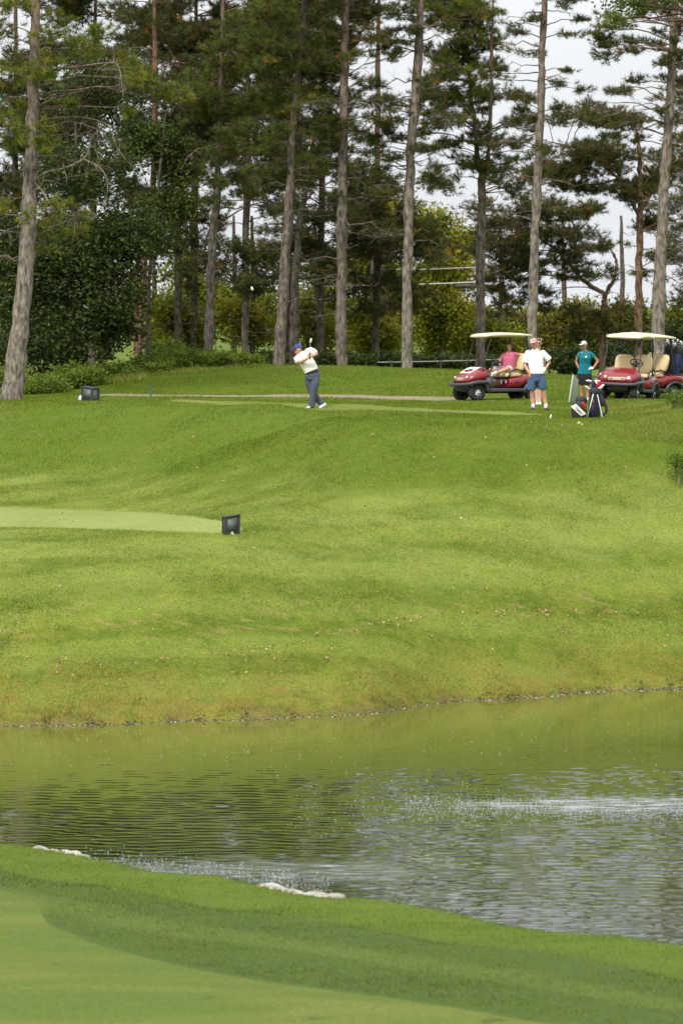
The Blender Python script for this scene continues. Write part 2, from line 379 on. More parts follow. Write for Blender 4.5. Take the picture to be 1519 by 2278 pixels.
# putting green in the foreground
A = [H(-60, 1962), H(30, 1980), H(98, 2004), H(108, 2048), H(210, 2096), H(350, 2135), H(500, 2167), H(760, 2206), H(1000, 2240), (H(1200, 2277)), Vector((4.5, 49.5, 0))]
B = [Vector((-7.5, 50, 0)), Vector((-5, 49, 0)), Vector((-3, 48, 0)), Vector((0, 47, 0)), Vector((2, 46.5, 0)), Vector((4.5, 46, 0))]
sheet('putting_green', A, B, G_GREEN, 240, 50, .006)
# lower teeing ground on the left of the bank
A = [H(-40, 1128), H(100, 1131), H(300, 1138), H(440, 1151), H(535, 1172), H(545, 1186)]
B = [H(-40, 1174), H(100, 1175), H(250, 1180), H(400, 1185), H(500, 1188), H(545, 1188)]
sheet('lower_teeing_ground', A, B, G_MOWN, 200, 30, .012)
# long upper tee
def flat(px, py): return H(px, py, 108, 131)
A = [Vector((-4.6, 130.2, 0)), Vector((-2.0, 129.2, 0)), Vector((1.2, 124.8, 0)), Vector((3.6, 121.2, 0)), Vector((5.0, 119.3, 0))]
B = [Vector((-4.7, 129.2, 0)), Vector((-2.3, 126.0, 0)), Vector((-.6, 121.4, 0)), Vector((2.6, 119.3, 0)), Vector((5.1, 118.9, 0))]
sheet('upper_teeing_ground', A, B, G_TEE, 200, 40, .012)
# cart path
M_PATH = mat('path_gravel', (.20, .17, .125, 1), .9, .22, 3, .004, 60)
sheet('cart_path', [Vector((-7.5, 135.2, 0)), Vector((-4, 134.6, 0)), Vector((0, 134.2, 0)), Vector((3, 133.2, 0)), Vector((4.3, 131.6, 0))],
      [Vector((-7.5, 135.0, 0)), Vector((-4, 133.9, 0)), Vector((0, 133.1, 0)), Vector((3, 131.9, 0)), Vector((4.2, 131.0, 0))], M_PATH, 160, 8, .012)
M_SOIL = mat('bare_soil', (.24, .16, .09, 1), .95, .25, 4, .006, 40)
sheet('path_edge', [Vector((-7.2, 135.75, 0)), Vector((-4, 135.2, 0)), Vector((0, 134.8, 0)), Vector((3, 133.8, 0)), Vector((4.0, 132.5, 0))],
      [Vector((-7.2, 135.2, 0)), Vector((-4, 134.6, 0)), Vector((0, 134.2, 0)), Vector((3, 133.2, 0)), Vector((4.1, 132.0, 0))], M_SOIL, 160, 4, .016)

# ------------------------------------------------------------------ grass blades
def blades(name, n, x0, x1, y0, y1, h, w, keep=None, wedge=True, lean=.6, m=None):
    x = RNG.uniform(x0, x1, n); y = RNG.uniform(y0, y1, n)
    ok = np.ones(n, bool)
    if wedge: ok &= np.abs(x) < y * .0705 + .5
    for z in ZONES: ok &= ~inside(x, y - .14, z)
    x, y = x[ok], y[ok]; z = ground(x, y); k = z > .06
    if keep is not None: k &= keep(x, y, z)
    x, y, z = x[k], y[k], z[k]; n = len(x)
    hh = RNG.uniform(h[0], h[1], n) * (.65 + .7 * vnoise(x, y, .9, 5)); ww = RNG.uniform(w[0], w[1], n)
    a = RNG.uniform(0, 2 * np.pi, n); dx, dy = np.cos(a) * ww / 2, np.sin(a) * ww / 2
    b = vnoise(x, y, .5, 6) * 9 + RNG.normal(0, .9, n); ll = RNG.uniform(.1, lean, n) * hh
    base = np.stack([x, y, z - .01], 1); e = np.stack([dx, dy, 0 * dx], 1)
    tip = base + np.stack([np.cos(b) * ll, np.sin(b) * ll, hh], 1)
    V = np.stack([base - e, base + e, tip], 1).reshape(-1, 3); T = np.repeat(RNG.uniform(0, 1, n) * .92 + .06 * RNG.uniform(0, 1, n), 3)
    mb = MB(); mb.add(V, [np.arange(n * 3).reshape(-1, 3)], T)
    return tag(mb.build(name, m or G_BLADE, smooth=False, tint=True), kind='stuff')
tag(blades('bank_grass', 620000, -9.5, 9.5, 95, 119, (.025, .055), (.008, .015)), 'short green grass covering the bank between the pond and the upper tee', 'grass')
tag(blades('tee_surround_grass', 260000, -11, 11, 117.5, 150, (.03, .06), (.012, .02)), 'mown grass around the upper tee, cart path and mound', 'grass')
tag(blades('pond_edge_grass', 230000, -6.5, 6.5, 49, 76, (.02, .045), (.006, .012), keep=lambda x, y, z: z > .3), 'green grass between the putting green and the pond edge', 'grass')
G_DRY = foliage_mat('dry_grass', [(0, (.085, .06, .03)), (.35, (.17, .13, .055)), (.6, (.21, .20, .06)), (1, (.30, .25, .13))], .3)
tag(blades('shore_grass', 60000, -9.5, 9.5, 96, 110, (.05, .14), (.010, .018), keep=lambda x, y, z: (z < .10 + .45 * vnoise(x, y, 1.5, 7) ** 2) , lean=.9, m=G_DRY), 'ragged brown grass hanging over the far shoreline', 'grass')
G_TALL = foliage_mat('tall_rough_grass', [(0, (.10, .13, .02)), (.4, (.18, .225, .035)), (.75, (.25, .28, .05)), (1, (.36, .34, .10))], .35)
tag(blades('tall_rough_grass', 70000, 5.6, 9.6, 115.5, 127, (.03, .09), (.010, .02), keep=lambda x, y, z: (x + (vnoise(x, y, 1.0, 12) - .5) * 2.4 + RNG.normal(0, .35, len(x)) > 7.2), lean=.9, m=G_TALL), 'taller unmown grass on the rise at the right edge', 'grass')
tag(blades('mound_edge_grass', 60000, -10.5, -1.5, 136, 150, (.08, .24), (.012, .022), keep=lambda x, y, z: (y > 139.5 + (x + 9) * .9 + 2 * vnoise(x, y, .8, 13)), lean=.9, m=G_TALL), 'longer grass where the mound meets the undergrowth', 'grass')
# ------------------------------------------------------------------ pond
def water_mat():
    m = bpy.data.materials.new('pond_water'); m.use_nodes = True; t = m.node_tree; n = t.nodes; l = t.links; p = n['Principled BSDF']
    ge = n.new('ShaderNodeNewGeometry'); pos = ge.outputs['Position']; s = n.new('ShaderNodeSeparateXYZ'); l.new(pos, s.inputs[0])
    def M(op, a, b=None, c=None):
        q = n.new('ShaderNodeMath'); q.operation = op
        for i, v in enumerate((a, b, c)):
            if v is None: continue
            if isinstance(v, (int, float)): q.inputs[i].default_value = v
            else: l.new(v, q.inputs[i])
        return q.outputs[0]
    def noise(scale, st=None, detail=2, dist=0):
        src = pos
        if st:
            mp = n.new('ShaderNodeMapping'); mp.inputs['Scale'].default_value = st; l.new(pos, mp.inputs[0]); src = mp.outputs[0]
        q = n.new('ShaderNodeTexNoise'); q.inputs['Scale'].default_value = scale; q.inputs['Detail'].default_value = detail; q.inputs['Distortion'].default_value = dist
        l.new(src, q.inputs[0]); return q.outputs[0]
    def rng(v, a, b, c=0, d=1):
        q = n.new('ShaderNodeMapRange'); l.new(v, q.inputs['Value']); q.interpolation_type = 'SMOOTHSTEP'
        for k, x in zip(('From Min', 'From Max', 'To Min', 'To Max'), (a, b, c, d)): q.inputs[k].default_value = x
        return q.outputs[0]
    X, Y = s.outputs['X'], s.outputs['Y']
    far = rng(Y, 80, 99)                                   # calmer in the lee of the bank
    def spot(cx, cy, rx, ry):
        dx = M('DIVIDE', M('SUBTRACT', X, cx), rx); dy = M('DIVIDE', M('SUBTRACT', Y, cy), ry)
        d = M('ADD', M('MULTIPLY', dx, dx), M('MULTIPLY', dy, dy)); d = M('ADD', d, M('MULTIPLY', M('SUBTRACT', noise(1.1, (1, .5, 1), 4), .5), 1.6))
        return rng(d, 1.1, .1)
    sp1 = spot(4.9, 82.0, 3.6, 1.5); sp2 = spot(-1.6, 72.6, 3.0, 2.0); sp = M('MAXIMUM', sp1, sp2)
    h = M('MULTIPLY', noise(9, (.6, 1, 1), 3), rng(Y, 98, 76, .0002, .0008))
    h = M('ADD', h, M('MULTIPLY', noise(11, (1, .8, 1), 3), M('MULTIPLY', sp, .009)))
    bp = n.new('ShaderNodeBump'); bp.inputs['Strength'].default_value = 1; bp.inputs['Distance'].default_value = 1; l.new(h, bp.inputs['Height']); l.new(bp.outputs[0], p.inputs['Normal'])
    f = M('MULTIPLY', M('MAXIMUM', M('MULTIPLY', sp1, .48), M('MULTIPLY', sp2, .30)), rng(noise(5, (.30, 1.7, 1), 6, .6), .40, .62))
    cm = n.new('ShaderNodeMixRGB'); l.new(f, cm.inputs[0]); sh = n.new('ShaderNodeMixRGB'); l.new(rng(M('ADD', Y, M('MULTIPLY', X, -.9)), 84, 98), sh.inputs[0]); sh.inputs[1].default_value = (.012, .015, .007, 1); sh.inputs[2].default_value = (.105, .120, .022, 1); l.new(sh.outputs[0], cm.inputs[1]); cm.inputs[2].default_value = (.62, .66, .70, 1)  # greener towards the far shore: shallow bottom, plus bank reflection painted into the body colour
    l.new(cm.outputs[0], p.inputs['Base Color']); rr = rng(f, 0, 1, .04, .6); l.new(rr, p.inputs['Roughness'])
    p.inputs['IOR'].default_value = 1.42; p.inputs['Specular IOR Level'].default_value = .5
    return m
wx = axis((-60, -9, 3), (-9, 9, .05), (9, 60, 3)); wy = axis((40, 58, 1), (58, 108, .036), (108, 112, 1)); A_, B_ = np.meshgrid(wx, wy)
def waves(x, y):
    """real ripples: many small crests running roughly across the view, livelier to the right and near"""
    sm = lambda v, a, b: (lambda t: t * t * (3 - 2 * t))(np.clip((v - a) / (b - a), 0, 1))
    right = sm(x + 3.5 * (vnoise(x, y, .3, 21) - .5), -2.0, 2.0) * sm(y, 93, 83); left = sm(y, 98, 78)
    a1 = .005 + .024 * left * (.5 + vnoise(x, y, .25, 22)) ; a2 = .050 * right * (.35 + 1.2 * vnoise(x, y, .45, 23))
    rr = np.random.default_rng(5); h1 = 0; h2 = 0
    for k in range(22):
        L = rr.uniform(.18, .50); th = rr.normal(0, .36) + .10; kk = 2 * np.pi / L; h1 = h1 + np.sin(kk * (x * math.sin(th) + y * math.cos(th)) + rr.uniform(0, 6.3) + 1.5 * vnoise(x, y, .5, 30 + k % 3)) / kk
    for k in range(26):
        L = rr.uniform(.13, .36); th = rr.normal(0, .5); kk = 2 * np.pi / L; h2 = h2 + np.sin(kk * (x * math.sin(th) + y * math.cos(th)) + rr.uniform(0, 6.3)) / kk
    inb = (np.abs(x) < 8.9) & (y > 58.2) & (y < 107.8)
    return (h1 * a1 * math.sqrt(2 / 22) + h2 * a2 * math.sqrt(2 / 26)) * inb
ny_, nx_ = A_.shape; mb = MB(); i = np.arange(ny_ - 1)[:, None] * nx_ + np.arange(nx_ - 1)[None]
mb.add(np.stack([A_, B_, waves(A_, B_)], -1).reshape(-1, 3), [np.stack([i, i + 1, i + nx_ + 1, i + nx_], -1).reshape(-1, 4)])
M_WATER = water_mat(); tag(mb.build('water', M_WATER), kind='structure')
# pale limestone edging stones on the near shore
M_ROCK = mat('limestone', (.20, .18, .15, 1), .95, .35, 6, .015, 18, c2=(.40, .38, .33, 1))
def rock(name, px0, px1, py, label):
    D = 68.5 - (px0 + px1) / 2 / 1519 * 10.6; a = P(px0, py, D); b = P(px1, py, D)
    def edge(x): return 63.8 - 1.25 * x if x > -2 else 66.3 - (x + 2) * 1.233
    n = 15; xx = np.linspace(a.x, b.x, n); ed = _lin(xx, xx * 0 + 60)[2] + .2; pts = [(x, ed[k] + .22, .605 + .015 * math.sin(k * 1.7 + px0)) for k, x in enumerate(xx)]
    V, Fs = tube(pts, [(.17, .085 + .02 * k / n) for k in range(n)], 14, side=(0, 1, 0), e0=.4, e1=.4)
    o = remesh(name, [(V, Fs)], M_ROCK, .02, 1)
    for v in o.data.vertices:
        q = v.co; d = vnoise(q.x * 1.0, q.z * 1 + q.y, 3.2, 3); v.co.z += .05 * (float(d) - .5); v.co.y += .05 * (float(vnoise(q.x, q.y, 6, 5)) - .5)
    c = sum((v.co for v in o.data.vertices), Vector()) / len(o.data.vertices); 
    for v in o.data.vertices: v.co -= c
    o.location = c; tag(o, label, 'rock', 'pale stones edging the near side of the pond'); return o
rock('edging_stone', 70, 172, 1896, 'pale stone at the near pond edge, shorter one on the left')
rock('edging_stone', 570, 762, 1986, 'long white stone at the near pond edge in the middle of the photo')
# mud crumbs, pebbles and foam scraps along the far water line
def shore_bits(name, n, m, r, dy, label, cat):
    x = RNG.uniform(-8, 8, n); y = _lin(x, x * 0 + 100)[1] + RNG.normal(dy, .08, n); z = np.maximum(ground(x, y), 0) + .004; rr = RNG.uniform(r[0], r[1], n)
    ico = np.array([(0, 0, 1), (1, 0, 0), (0, 1, 0), (-1, 0, 0), (0, -1, 0), (0, 0, -1)], float); f = np.array([(0, 1, 2), (0, 2, 3), (0, 3, 4), (0, 4, 1), (5, 2, 1), (5, 3, 2), (5, 4, 3), (5, 1, 4)])
    V = np.stack([x, y, z], 1)[:, None] + ico[None] * rr[:, None, None] * np.stack([RNG.uniform(.8, 2.6, n), RNG.uniform(.7, 1.2, n), RNG.uniform(.3, .8, n)], 1)[:, None] + RNG.normal(0, .15, (n, 6, 3)) * rr[:, None, None]
    mb = MB(); mb.add(V.reshape(-1, 3), [(np.arange(n)[:, None, None] * 6 + f[None]).reshape(-1, 3)]); return tag(mb.build(name, m, smooth=False), label, cat, kind='stuff')
shore_bits('shore_mud', 1600, mat('wet_mud', (.075, .055, .030, 1), .8, .3, 5), (.008, .024), -.03, 'dark crumbs of wet mud along the far water line', 'mud')
shore_bits('shore_scum', 420, mat('pale_scum', (.42, .38, .30, 1), .8, .2, 5), (.006, .016), -.13, 'thin pale scum floating along the far water line', 'scum')
# fountain drops falling on the water
def drops(name, n, px0, px1, pyc, spread, d, label, r=(.003, .008)):
    px = RNG.uniform(px0, px1, n); py = pyc(px) + RNG.normal(0, 1, n) * spread
    D = CH * F / (py - HY) ; x = (px - CX) / F * D; z = RNG.uniform(.005, .05, n) ** 1.3
    rr = RNG.uniform(r[0], r[1], n)
    ico = np.array([(0, 0, 1), (1, 0, 0), (0, 1, 0), (-1, 0, 0), (0, -1, 0), (0, 0, -1)], float)
    f = np.array([(0, 1, 2), (0, 2, 3), (0, 3, 4), (0, 4, 1), (5, 2, 1), (5, 3, 2), (5, 4, 3), (5, 1, 4)])
    V = np.stack([x, D, z], 1)[:, None] + ico[None] * rr[:, None, None] * np.array([1.5, 1, .9])
    mb = MB(); mb.add(V.reshape(-1, 3), [(np.arange(n)[:, None, None] * 6 + f[None]).reshape(-1, 3)])
    return tag(mb.build(name, M_DROP), label, 'water drops', kind='stuff')
M_DROP = mat('white_spray', (.55, .60, .66, 1), .2, .1, 4)
drops('fountain_spray', 1300, 900, 1560, lambda x: 1800 + (x - 1200) * .03, 13, 0, 'white drops of fountain spray hitting the water on the right')
drops('fountain_spray', 300, 640, 1300, lambda x: 1800 + (x - 1000) * -.02, 30, 0, 'scattered drops of spray reaching the middle of the pond')
drops('fountain_spray', 900, 190, 740, lambda x: 1915 + (x - 190) * .115, 16, 0, 'white drops of spray along the near edge of the pond')
drops('floating_specks', 260, -10, 1519, lambda x: 1650 + 0 * x, 45, 0, 'tiny pale specks floating on the calm green water', (.004, .008))
# ------------------------------------------------------------------ trees
def bark(name, c1, c2, stretch=(1, 1, .35)):
    m = mat(name, c1, .95, .38, 13, .045, 11, c2=c2, stretch=stretch, spec=.05)
    t = m.node_tree; n = t.nodes; l = t.links; p = n['Principled BSDF']; src = p.inputs['Base Color'].links[0].from_socket      # pines turn orange-brown higher up the stem
    tc = n.new('ShaderNodeTexCoord'); sx = n.new('ShaderNodeSeparateXYZ'); l.new(tc.outputs['Object'], sx.inputs[0]); mr = n.new('ShaderNodeMapRange'); l.new(sx.outputs['Z'], mr.inputs['Value'])
    mr.inputs['From Min'].default_value = 6; mr.inputs['From Max'].default_value = 14; mr.inputs['To Max'].default_value = .55
    mi = n.new('ShaderNodeMixRGB'); l.new(mr.outputs[0], mi.inputs[0]); l.new(src, mi.inputs[1]); mi.inputs[2].default_value = (.17, .085, .05, 1); l.new(mi.outputs[0], p.inputs['Base Color'])
    return m
B_GREY = bark('grey_brown_bark', (.080, .064, .052, 1), (.175, .145, .118, 1))
B_PALE = bark('pale_grey_bark', (.105, .090, .074, 1), (.235, .20, .165, 1))
B_RED = bark('reddish_bark', (.105, .066, .046, 1), (.22, .135, .088, 1))
B_DARK = bark('dark_bark', (.055, .045, .037, 1), (.12, .10, .08, 1))
N_LIGHT = foliage_mat('pine_needles_fresh', [(0, (0.080, 0.073, 0.017)), (.30, (0.080, 0.104, 0.019)), (.60, (0.136, 0.170, 0.025)), (.90, (0.255, 0.273, 0.038)), (1, (0.319, 0.177, 0.033))], .3)
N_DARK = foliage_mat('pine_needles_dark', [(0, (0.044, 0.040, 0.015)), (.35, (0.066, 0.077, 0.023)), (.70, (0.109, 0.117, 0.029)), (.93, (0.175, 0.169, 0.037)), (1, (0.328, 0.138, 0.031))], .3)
N_MID = foliage_mat('pine_needles_mid', [(0, (0.059, 0.059, 0.015)), (.35, (0.073, 0.096, 0.021)), (.70, (0.129, 0.157, 0.028)), (.92, (0.219, 0.240, 0.035)), (1, (0.366, 0.182, 0.033))], .3)
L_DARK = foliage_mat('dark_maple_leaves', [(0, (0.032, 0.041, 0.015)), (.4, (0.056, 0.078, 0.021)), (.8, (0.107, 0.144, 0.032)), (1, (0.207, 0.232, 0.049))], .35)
L_YELL = foliage_mat('yellowing_leaves', [(0, (0.077, 0.100, 0.016)), (.35, (0.153, 0.179, 0.019)), (.65, (0.267, 0.265, 0.026)), (.9, (0.383, 0.331, 0.040)), (1, (0.434, 0.225, 0.035))], .4)
L_ORNG = foliage_mat('autumn_leaves', [(0, (0.060, 0.079, 0.016)), (.45, (0.138, 0.148, 0.024)), (.75, (0.259, 0.187, 0.028)), (1, (0.311, 0.138, 0.028))], .4)
L_GREEN = foliage_mat('fresh_leaves', [(0, (0.045, 0.076, 0.014)), (.5, (0.099, 0.153, 0.024)), (1, (0.216, 0.272, 0.040))], .45)
L_SHRUB = foliage_mat('shrub_leaves', [(0, (0.058, 0.094, 0.016)), (.4, (0.111, 0.169, 0.023)), (.8, (0.195, 0.256, 0.036)), (1, (0.390, 0.375, 0.054))], .4)

def needles(mb, C, A, n, L, w, tint, spread=.95):
    """bursts of needles: C centres, A twig directions"""
    N = len(C); C = np.repeat(C, n, 0); A = np.repeat(A, n, 0); T = np.repeat(tint, n)
    r = unit(RNG.normal(0, 1, (N * n, 3))); d = unit(A * .75 + r * spread + np.array([0, 0, .12]))
    Ln = RNG.uniform(.7, 1.1, N * n) * np.repeat(L, n) if np.ndim(L) else RNG.uniform(.7, 1.1, N * n) * L
    o = C + A * RNG.uniform(-.5, .4, (N * n, 1)) * (L if np.isscalar(L) else np.repeat(L, n)[:, None])
    s = unit(np.cross(d, RNG.normal(0, 1, (N * n, 3)))) * w / 2
    V = np.stack([o - s, o + s, o + d * Ln[:, None] + s * .3], 1).reshape(-1, 3)
    T = np.clip(T + RNG.normal(0, .07, N * n), 0, 1)
    mb.add(V, [np.arange(N * n * 3).reshape(-1, 3)], np.repeat(T, 3))
def leaves(mb, C, size, tint):
    N = len(C); a = unit(RNG.normal(0, 1, (N, 3)) * [1, 1, .6]); b = unit(np.cross(a, RNG.normal(0, 1, (N, 3)))); s = (RNG.uniform(.6, 1.25, N) * size)[:, None]
    c = np.cross(a, b)
    V = np.stack([C - a * s * .55, C + b * s * .38 + c * s * .08, C + a * s * .6, C - b * s * .38 + c * s * .08], 1).reshape(-1, 3)
    mb.add(V, [np.arange(N * 4).reshape(-1, 4)], np.repeat(tint, 4))
def W3(px, py, D): return np.stack([(np.asarray(px, float) - CX) / F * D, np.zeros_like(np.asarray(px, float)) + D, CH - (np.asarray(py, float) - HY) / F * D], -1)
def catmull(p, n):
    p = np.array(p, float); q = np.concatenate([[2 * p[0] - p[1]], p, [2 * p[-1] - p[-2]]]); out = []
    for i in range(1, len(q) - 2):
        t = np.linspace(0, 1, n, endpoint=False)[:, None]; a, b, c, d = q[i - 1:i + 3]
        out.append(.5 * (2 * b + (c - a) * t + (2 * a - 5 * b + 4 * c - d) * t ** 2 + (3 * b - a - 3 * c + d) * t ** 3))
    return np.concatenate(out + [p[-1:]])
def trunk_geo(mb, tp, D, D2=None, sides=12, flare=True, rough=.05):
    """tp: [(px, py, width px)] bottom to top"""
    D2 = D if D2 is None else D2; n = len(tp)
    pts = [tuple(W3(x, y, D + (D2 - D) * i / (n - 1))) + (w * .86 / 2 / F * D,) for i, (x, y, w) in enumerate(tp)]
    q = catmull(pts, 7); q[:, 3] = np.maximum(q[:, 3], .008)
    q[1:-1, 0] += RNG.normal(0, .012, len(q) - 2); q[1:-1, 1] += RNG.normal(0, .012, len(q) - 2)
    r = q[:, 3] * (1 + RNG.normal(0, rough, len(q)))
    if flare: r[0] *= 1.15; r[1] *= 1.03
    V, Fs = tube(q[:, :3], list(r), sides, cap=False)
    V = V + RNG.normal(0, .012, V.shape) * (q[0, 3] > .08)
    mb.add(V, Fs[:1]); return q
def branch(mb, a, b, r0, r1, sag=.1, n=5, wob=.06, sides=5):
    """bent limb from a to b; returns its points"""
    a, b = np.array(a, float), np.array(b, float); L = np.linalg.norm(b - a); t = np.linspace(0, 1, n + 1)[:, None]
    p = a + (b - a) * t + np.array([0, 0, 1]) * (np.sin(t * np.pi) * sag * L)
    p[1:-1] += RNG.normal(0, wob * L / n * 1.3, (n - 1, 3)); r = np.linspace(r0, r1, n + 1)
    V, Fs = tube(p, list(r), sides, cap=False); mb.add(V, Fs[:1]); return p
def at_height(q, z):
    i = int(np.clip(np.searchsorted(q[:, 2], z), 1, len(q) - 1)); f = np.clip((z - q[i - 1, 2]) / max(1e-6, q[i, 2] - q[i - 1, 2]), 0, 1)
    return q[i - 1] * (1 - f) + q[i] * f
def pine(label, D, tp, pads, barkm, needlem, group=None, dead=(), nd=25, L=.17, w=.0155, D2=None, tmean=.5, forks=(), tw=True, dk=2.4):
    """pads: (cx, cy, rx, ry, tufts, [tint shift]) in photo pixels at the tree's distance; dead: (y0, y1, n, reach px)"""
    bx, by = tp[0][0], tp[0][1]; X = (bx - CX) / F * D; base = (X, D, gz(X, D) - .12)
    root = empty('pine_tree', base); tag(root, label, 'pine tree', group)
    tpy = HY + (CH - base[2]) * F / D
    if by < tpy: tp = [(bx - (tp[1][0] - bx) * (tpy - by) / max(1, by - tp[1][1]) * .6, tpy, tp[0][2] * 1.04)] + list(tp)
    mt = MB(); q = trunk_geo(mt, tp, D, D2)
    SK = [q]
    for fk in forks: 
        SK.append(trunk_geo(mt, fk, D, D + RNG.uniform(-.4, .4), 8, False))
    SK = np.concatenate(SK)[:, :3]
    mt.build('trunk', barkm, root, origin=base)
    ml = MB(); mc = MB(); s = D / F
    for pd in pads:
        cx, cy, rx, ry, n = pd[:5]; sh = pd[5] if len(pd) > 5 else 0
        dz = RNG.uniform(-1, 1) * min(1.9, rx * s * 1.1 + .5); c = W3(cx, cy, D) + [0, dz, 0]; n = max(3, int(n * dk))
        cost = np.linalg.norm((SK - c) * [1, .6, 1.5], axis=1) + np.maximum(0, SK[:, 2] - c[2]) * 2 + RNG.uniform(0, .5, len(SK)); at = SK[int(np.argmin(cost))]
        dist = np.linalg.norm(c - at); sprays = max(1, int(round(n / 16)))
        lim = branch(ml, at, c, np.clip(.012 + dist * .008, .014, .05), .008, RNG.uniform(-.02, .14), 6)
        ctr = c + RNG.uniform(-1, 1, (sprays, 3)) * [rx * s * .8, rx * s * .7, ry * s * .75]
        per = np.array_split(np.arange(n), sprays)
        for k, cc in enumerate(ctr):
            st = lim[RNG.integers(3, len(lim))]; br = branch(ml, st, cc, .011, .005, .05, 3, sides=4)
            m = len(per[k]); 
            if not m: continue
            tc_ = cc + RNG.normal(0, 1, (m, 3)) * [rx * s * .30, rx * s * .34, ry * s * .26]; o = br[RNG.integers(1, len(br), m)]
            if tw: V, Fs = segs(o, tc_, np.full(m, .005), np.full(m, .003), 3); ml.add(V, Fs)
            A = unit(unit(tc_ - o) + [0, 0, .45])
            ti = np.clip(RNG.normal(tmean + sh, .16, m), 0, .93); ti = np.where(RNG.uniform(0, 1, m) < .03, .97, ti)
            needles(mc, tc_, A, nd, L * RNG.uniform(.85, 1.2), w, ti)
    for (y0, y1, n, reach) in dead:
        for k in range(n):
            py = RNG.uniform(y0, y1); a = at_height(q, CH - (py - HY) * s)[:3]; sgn = RNG.choice([-1, 1]); le = RNG.uniform(.35, 1) * reach * s
            ang = RNG.uniform(-.9, .9); b = a + np.array([sgn * le * math.cos(ang), le * math.sin(ang), RNG.uniform(-.22, .25) * le])
            p = branch(ml, a, b, .010 + .010 * le, .004, RNG.uniform(-.05, .13), 5, .12)
            for _ in range(int(3 + le * 4)):
                o = p[RNG.integers(2, len(p))]; e = o + np.array([sgn * RNG.uniform(.1, .5), RNG.normal(0, .3), RNG.uniform(-.45, .3)]) * le * .45
                pp = branch(ml, o, e, .007, .003, RNG.uniform(-.1, .15), 3, .14, 4)
                if RNG.random() < .5: branch(ml, pp[1], pp[1] + RNG.normal(0, .16, 3) * [1, 1, 1], .004, .002, 0, 2, .1, 3)
    if ml.V: ml.build('branches', barkm if barkm is not B_PALE else B_GREY, root, origin=base)
    if mc.V: mc.build('crown', needlem, root, smooth=False, origin=base, tint=True)
    return root
def rpads(n, x0, x1, y0, y1, rx=(30, 60), ry=(16, 32), t=(14, 26), sh=0):
    return [(RNG.uniform(x0, x1), RNG.uniform(y0, y1), RNG.uniform(*rx), RNG.uniform(*ry), RNG.uniform(*t), sh) for _ in range(n)]
def leafy(name, label, cat, D, tp, blobs, leafm, barkm=None, group=None, size=.1, tmean=.5, cl=26, depth=.8, sg=.16, base=None, mul=1.7):
    if base is None:
        bx = tp[0][0] if tp else blobs[0][0]; X = (bx - CX) / F * D; base = (X, D, gz(X, D) - .08)
    root = empty(name, base); tag(root, label, cat, group); s = D / F; mc = MB(); ml = MB(); q = None
    if tp:
        by = HY + (CH - base[2]) * F / D; tp = [(tp[0][0], by, tp[0][2] * 1.1)] + list(tp[1:]); q = trunk_geo(ml, tp, D, sides=9)
    for bl in blobs:
        cx, cy, rx, ry, n = bl[:5]; n = int(n * mul); sh = bl[5] if len(bl) > 5 else 0; c = W3(cx, cy, D) + [0, RNG.uniform(-.6, .6), 0]; k = max(2, int(n / cl))
        u = unit(RNG.normal(0, 1, (k, 3))) * (RNG.uniform(.15, 1, (k, 1)) ** .5); cc = c + u * [rx * s, rx * s * depth, ry * s]
        cc[:, 2] = np.maximum(cc[:, 2], base[2] + .1)
        if q is not None:
            at = at_height(q, c[2] - ry * s * .5); lim = branch(ml, at[:3], c, .05, .015, .04, 5)
            st = lim[RNG.integers(2, len(lim), k)]; V, Fs = segs(st, cc, np.full(k, .012), np.full(k, .004), 4); ml.add(V, Fs)
        else:
            st = np.array([[c[0], c[1], base[2]]]) + RNG.normal(0, .12, (k, 3)) * [rx * s * 2, 1, 0]; V, Fs = segs(st, cc, np.full(k, .010), np.full(k, .003), 4); ml.add(V, Fs)
        m = int(n / k); ti = np.repeat(np.clip(RNG.normal(tmean + sh, .16, k), 0, 1), m)
        Lc = np.repeat(cc, m, 0) + RNG.normal(0, 1, (k * m, 3)) * [sg * 1.2, sg * 1.1, sg * .7]; leaves(mc, Lc, size, np.clip(ti + RNG.normal(0, .1, k * m), 0, 1))
    ml.build('trunk' if tp else 'stems', barkm or B_DARK, root, origin=base)
    mc.build('crown' if tp else 'foliage', leafm, root, smooth=False, origin=base, tint=True)
    return root

# ---- the line of tall pines on the mound (photo order, left to right)
LINE = 'tall pines standing in a line behind the tee'
pads = [(50, 25, 75, 32, 30), (105, 45, 60, 40, 26), (30, 150, 60, 32, 24), (110, 150, 75, 38, 34), (150, 110, 60, 40, 26), (200, 90, 55, 45, 30), (255, 110, 40, 30, 14), (300, 150, 55, 28, 20),
        (350, 185, 58, 30, 22), (385, 195, 34, 30, 14), (275, 235, 20, 16, 6), (370, 222, 42, 18, 9), (20, 300, 50, 50, 26), (125, 295, 52, 42, 22), (172, 240, 22, 16, 6),
        (100, 470, 90, 28, 20), (150, 510, 60, 34, 20), (10, 440, 40, 30, 10), (100, 540, 45, 18, 7), (190, 480, 26, 20, 6), (80, -110, 210, 100, 120), (80, -330, 150, 130, 90), (0, 60, 70, 90, 40), (0, 215, 50, 60, 24)]
t1 = pine('nearest pine at the left edge with a leaning grey trunk and yellow green needle tufts', 133, [(28, 880, 58), (45, 720, 46), (63, 540, 40), (68, 400, 36), (74, 240, 32), (79, 80, 27), (82, -100, 20), (84, -450, 5)],
          pads, B_PALE, N_LIGHT, LINE, [(300, 620, 12, 150), (100, 330, 7, 190), (560, 760, 6, 60)], nd=40, L=.18, w=.016, tmean=.62, dk=2.1)
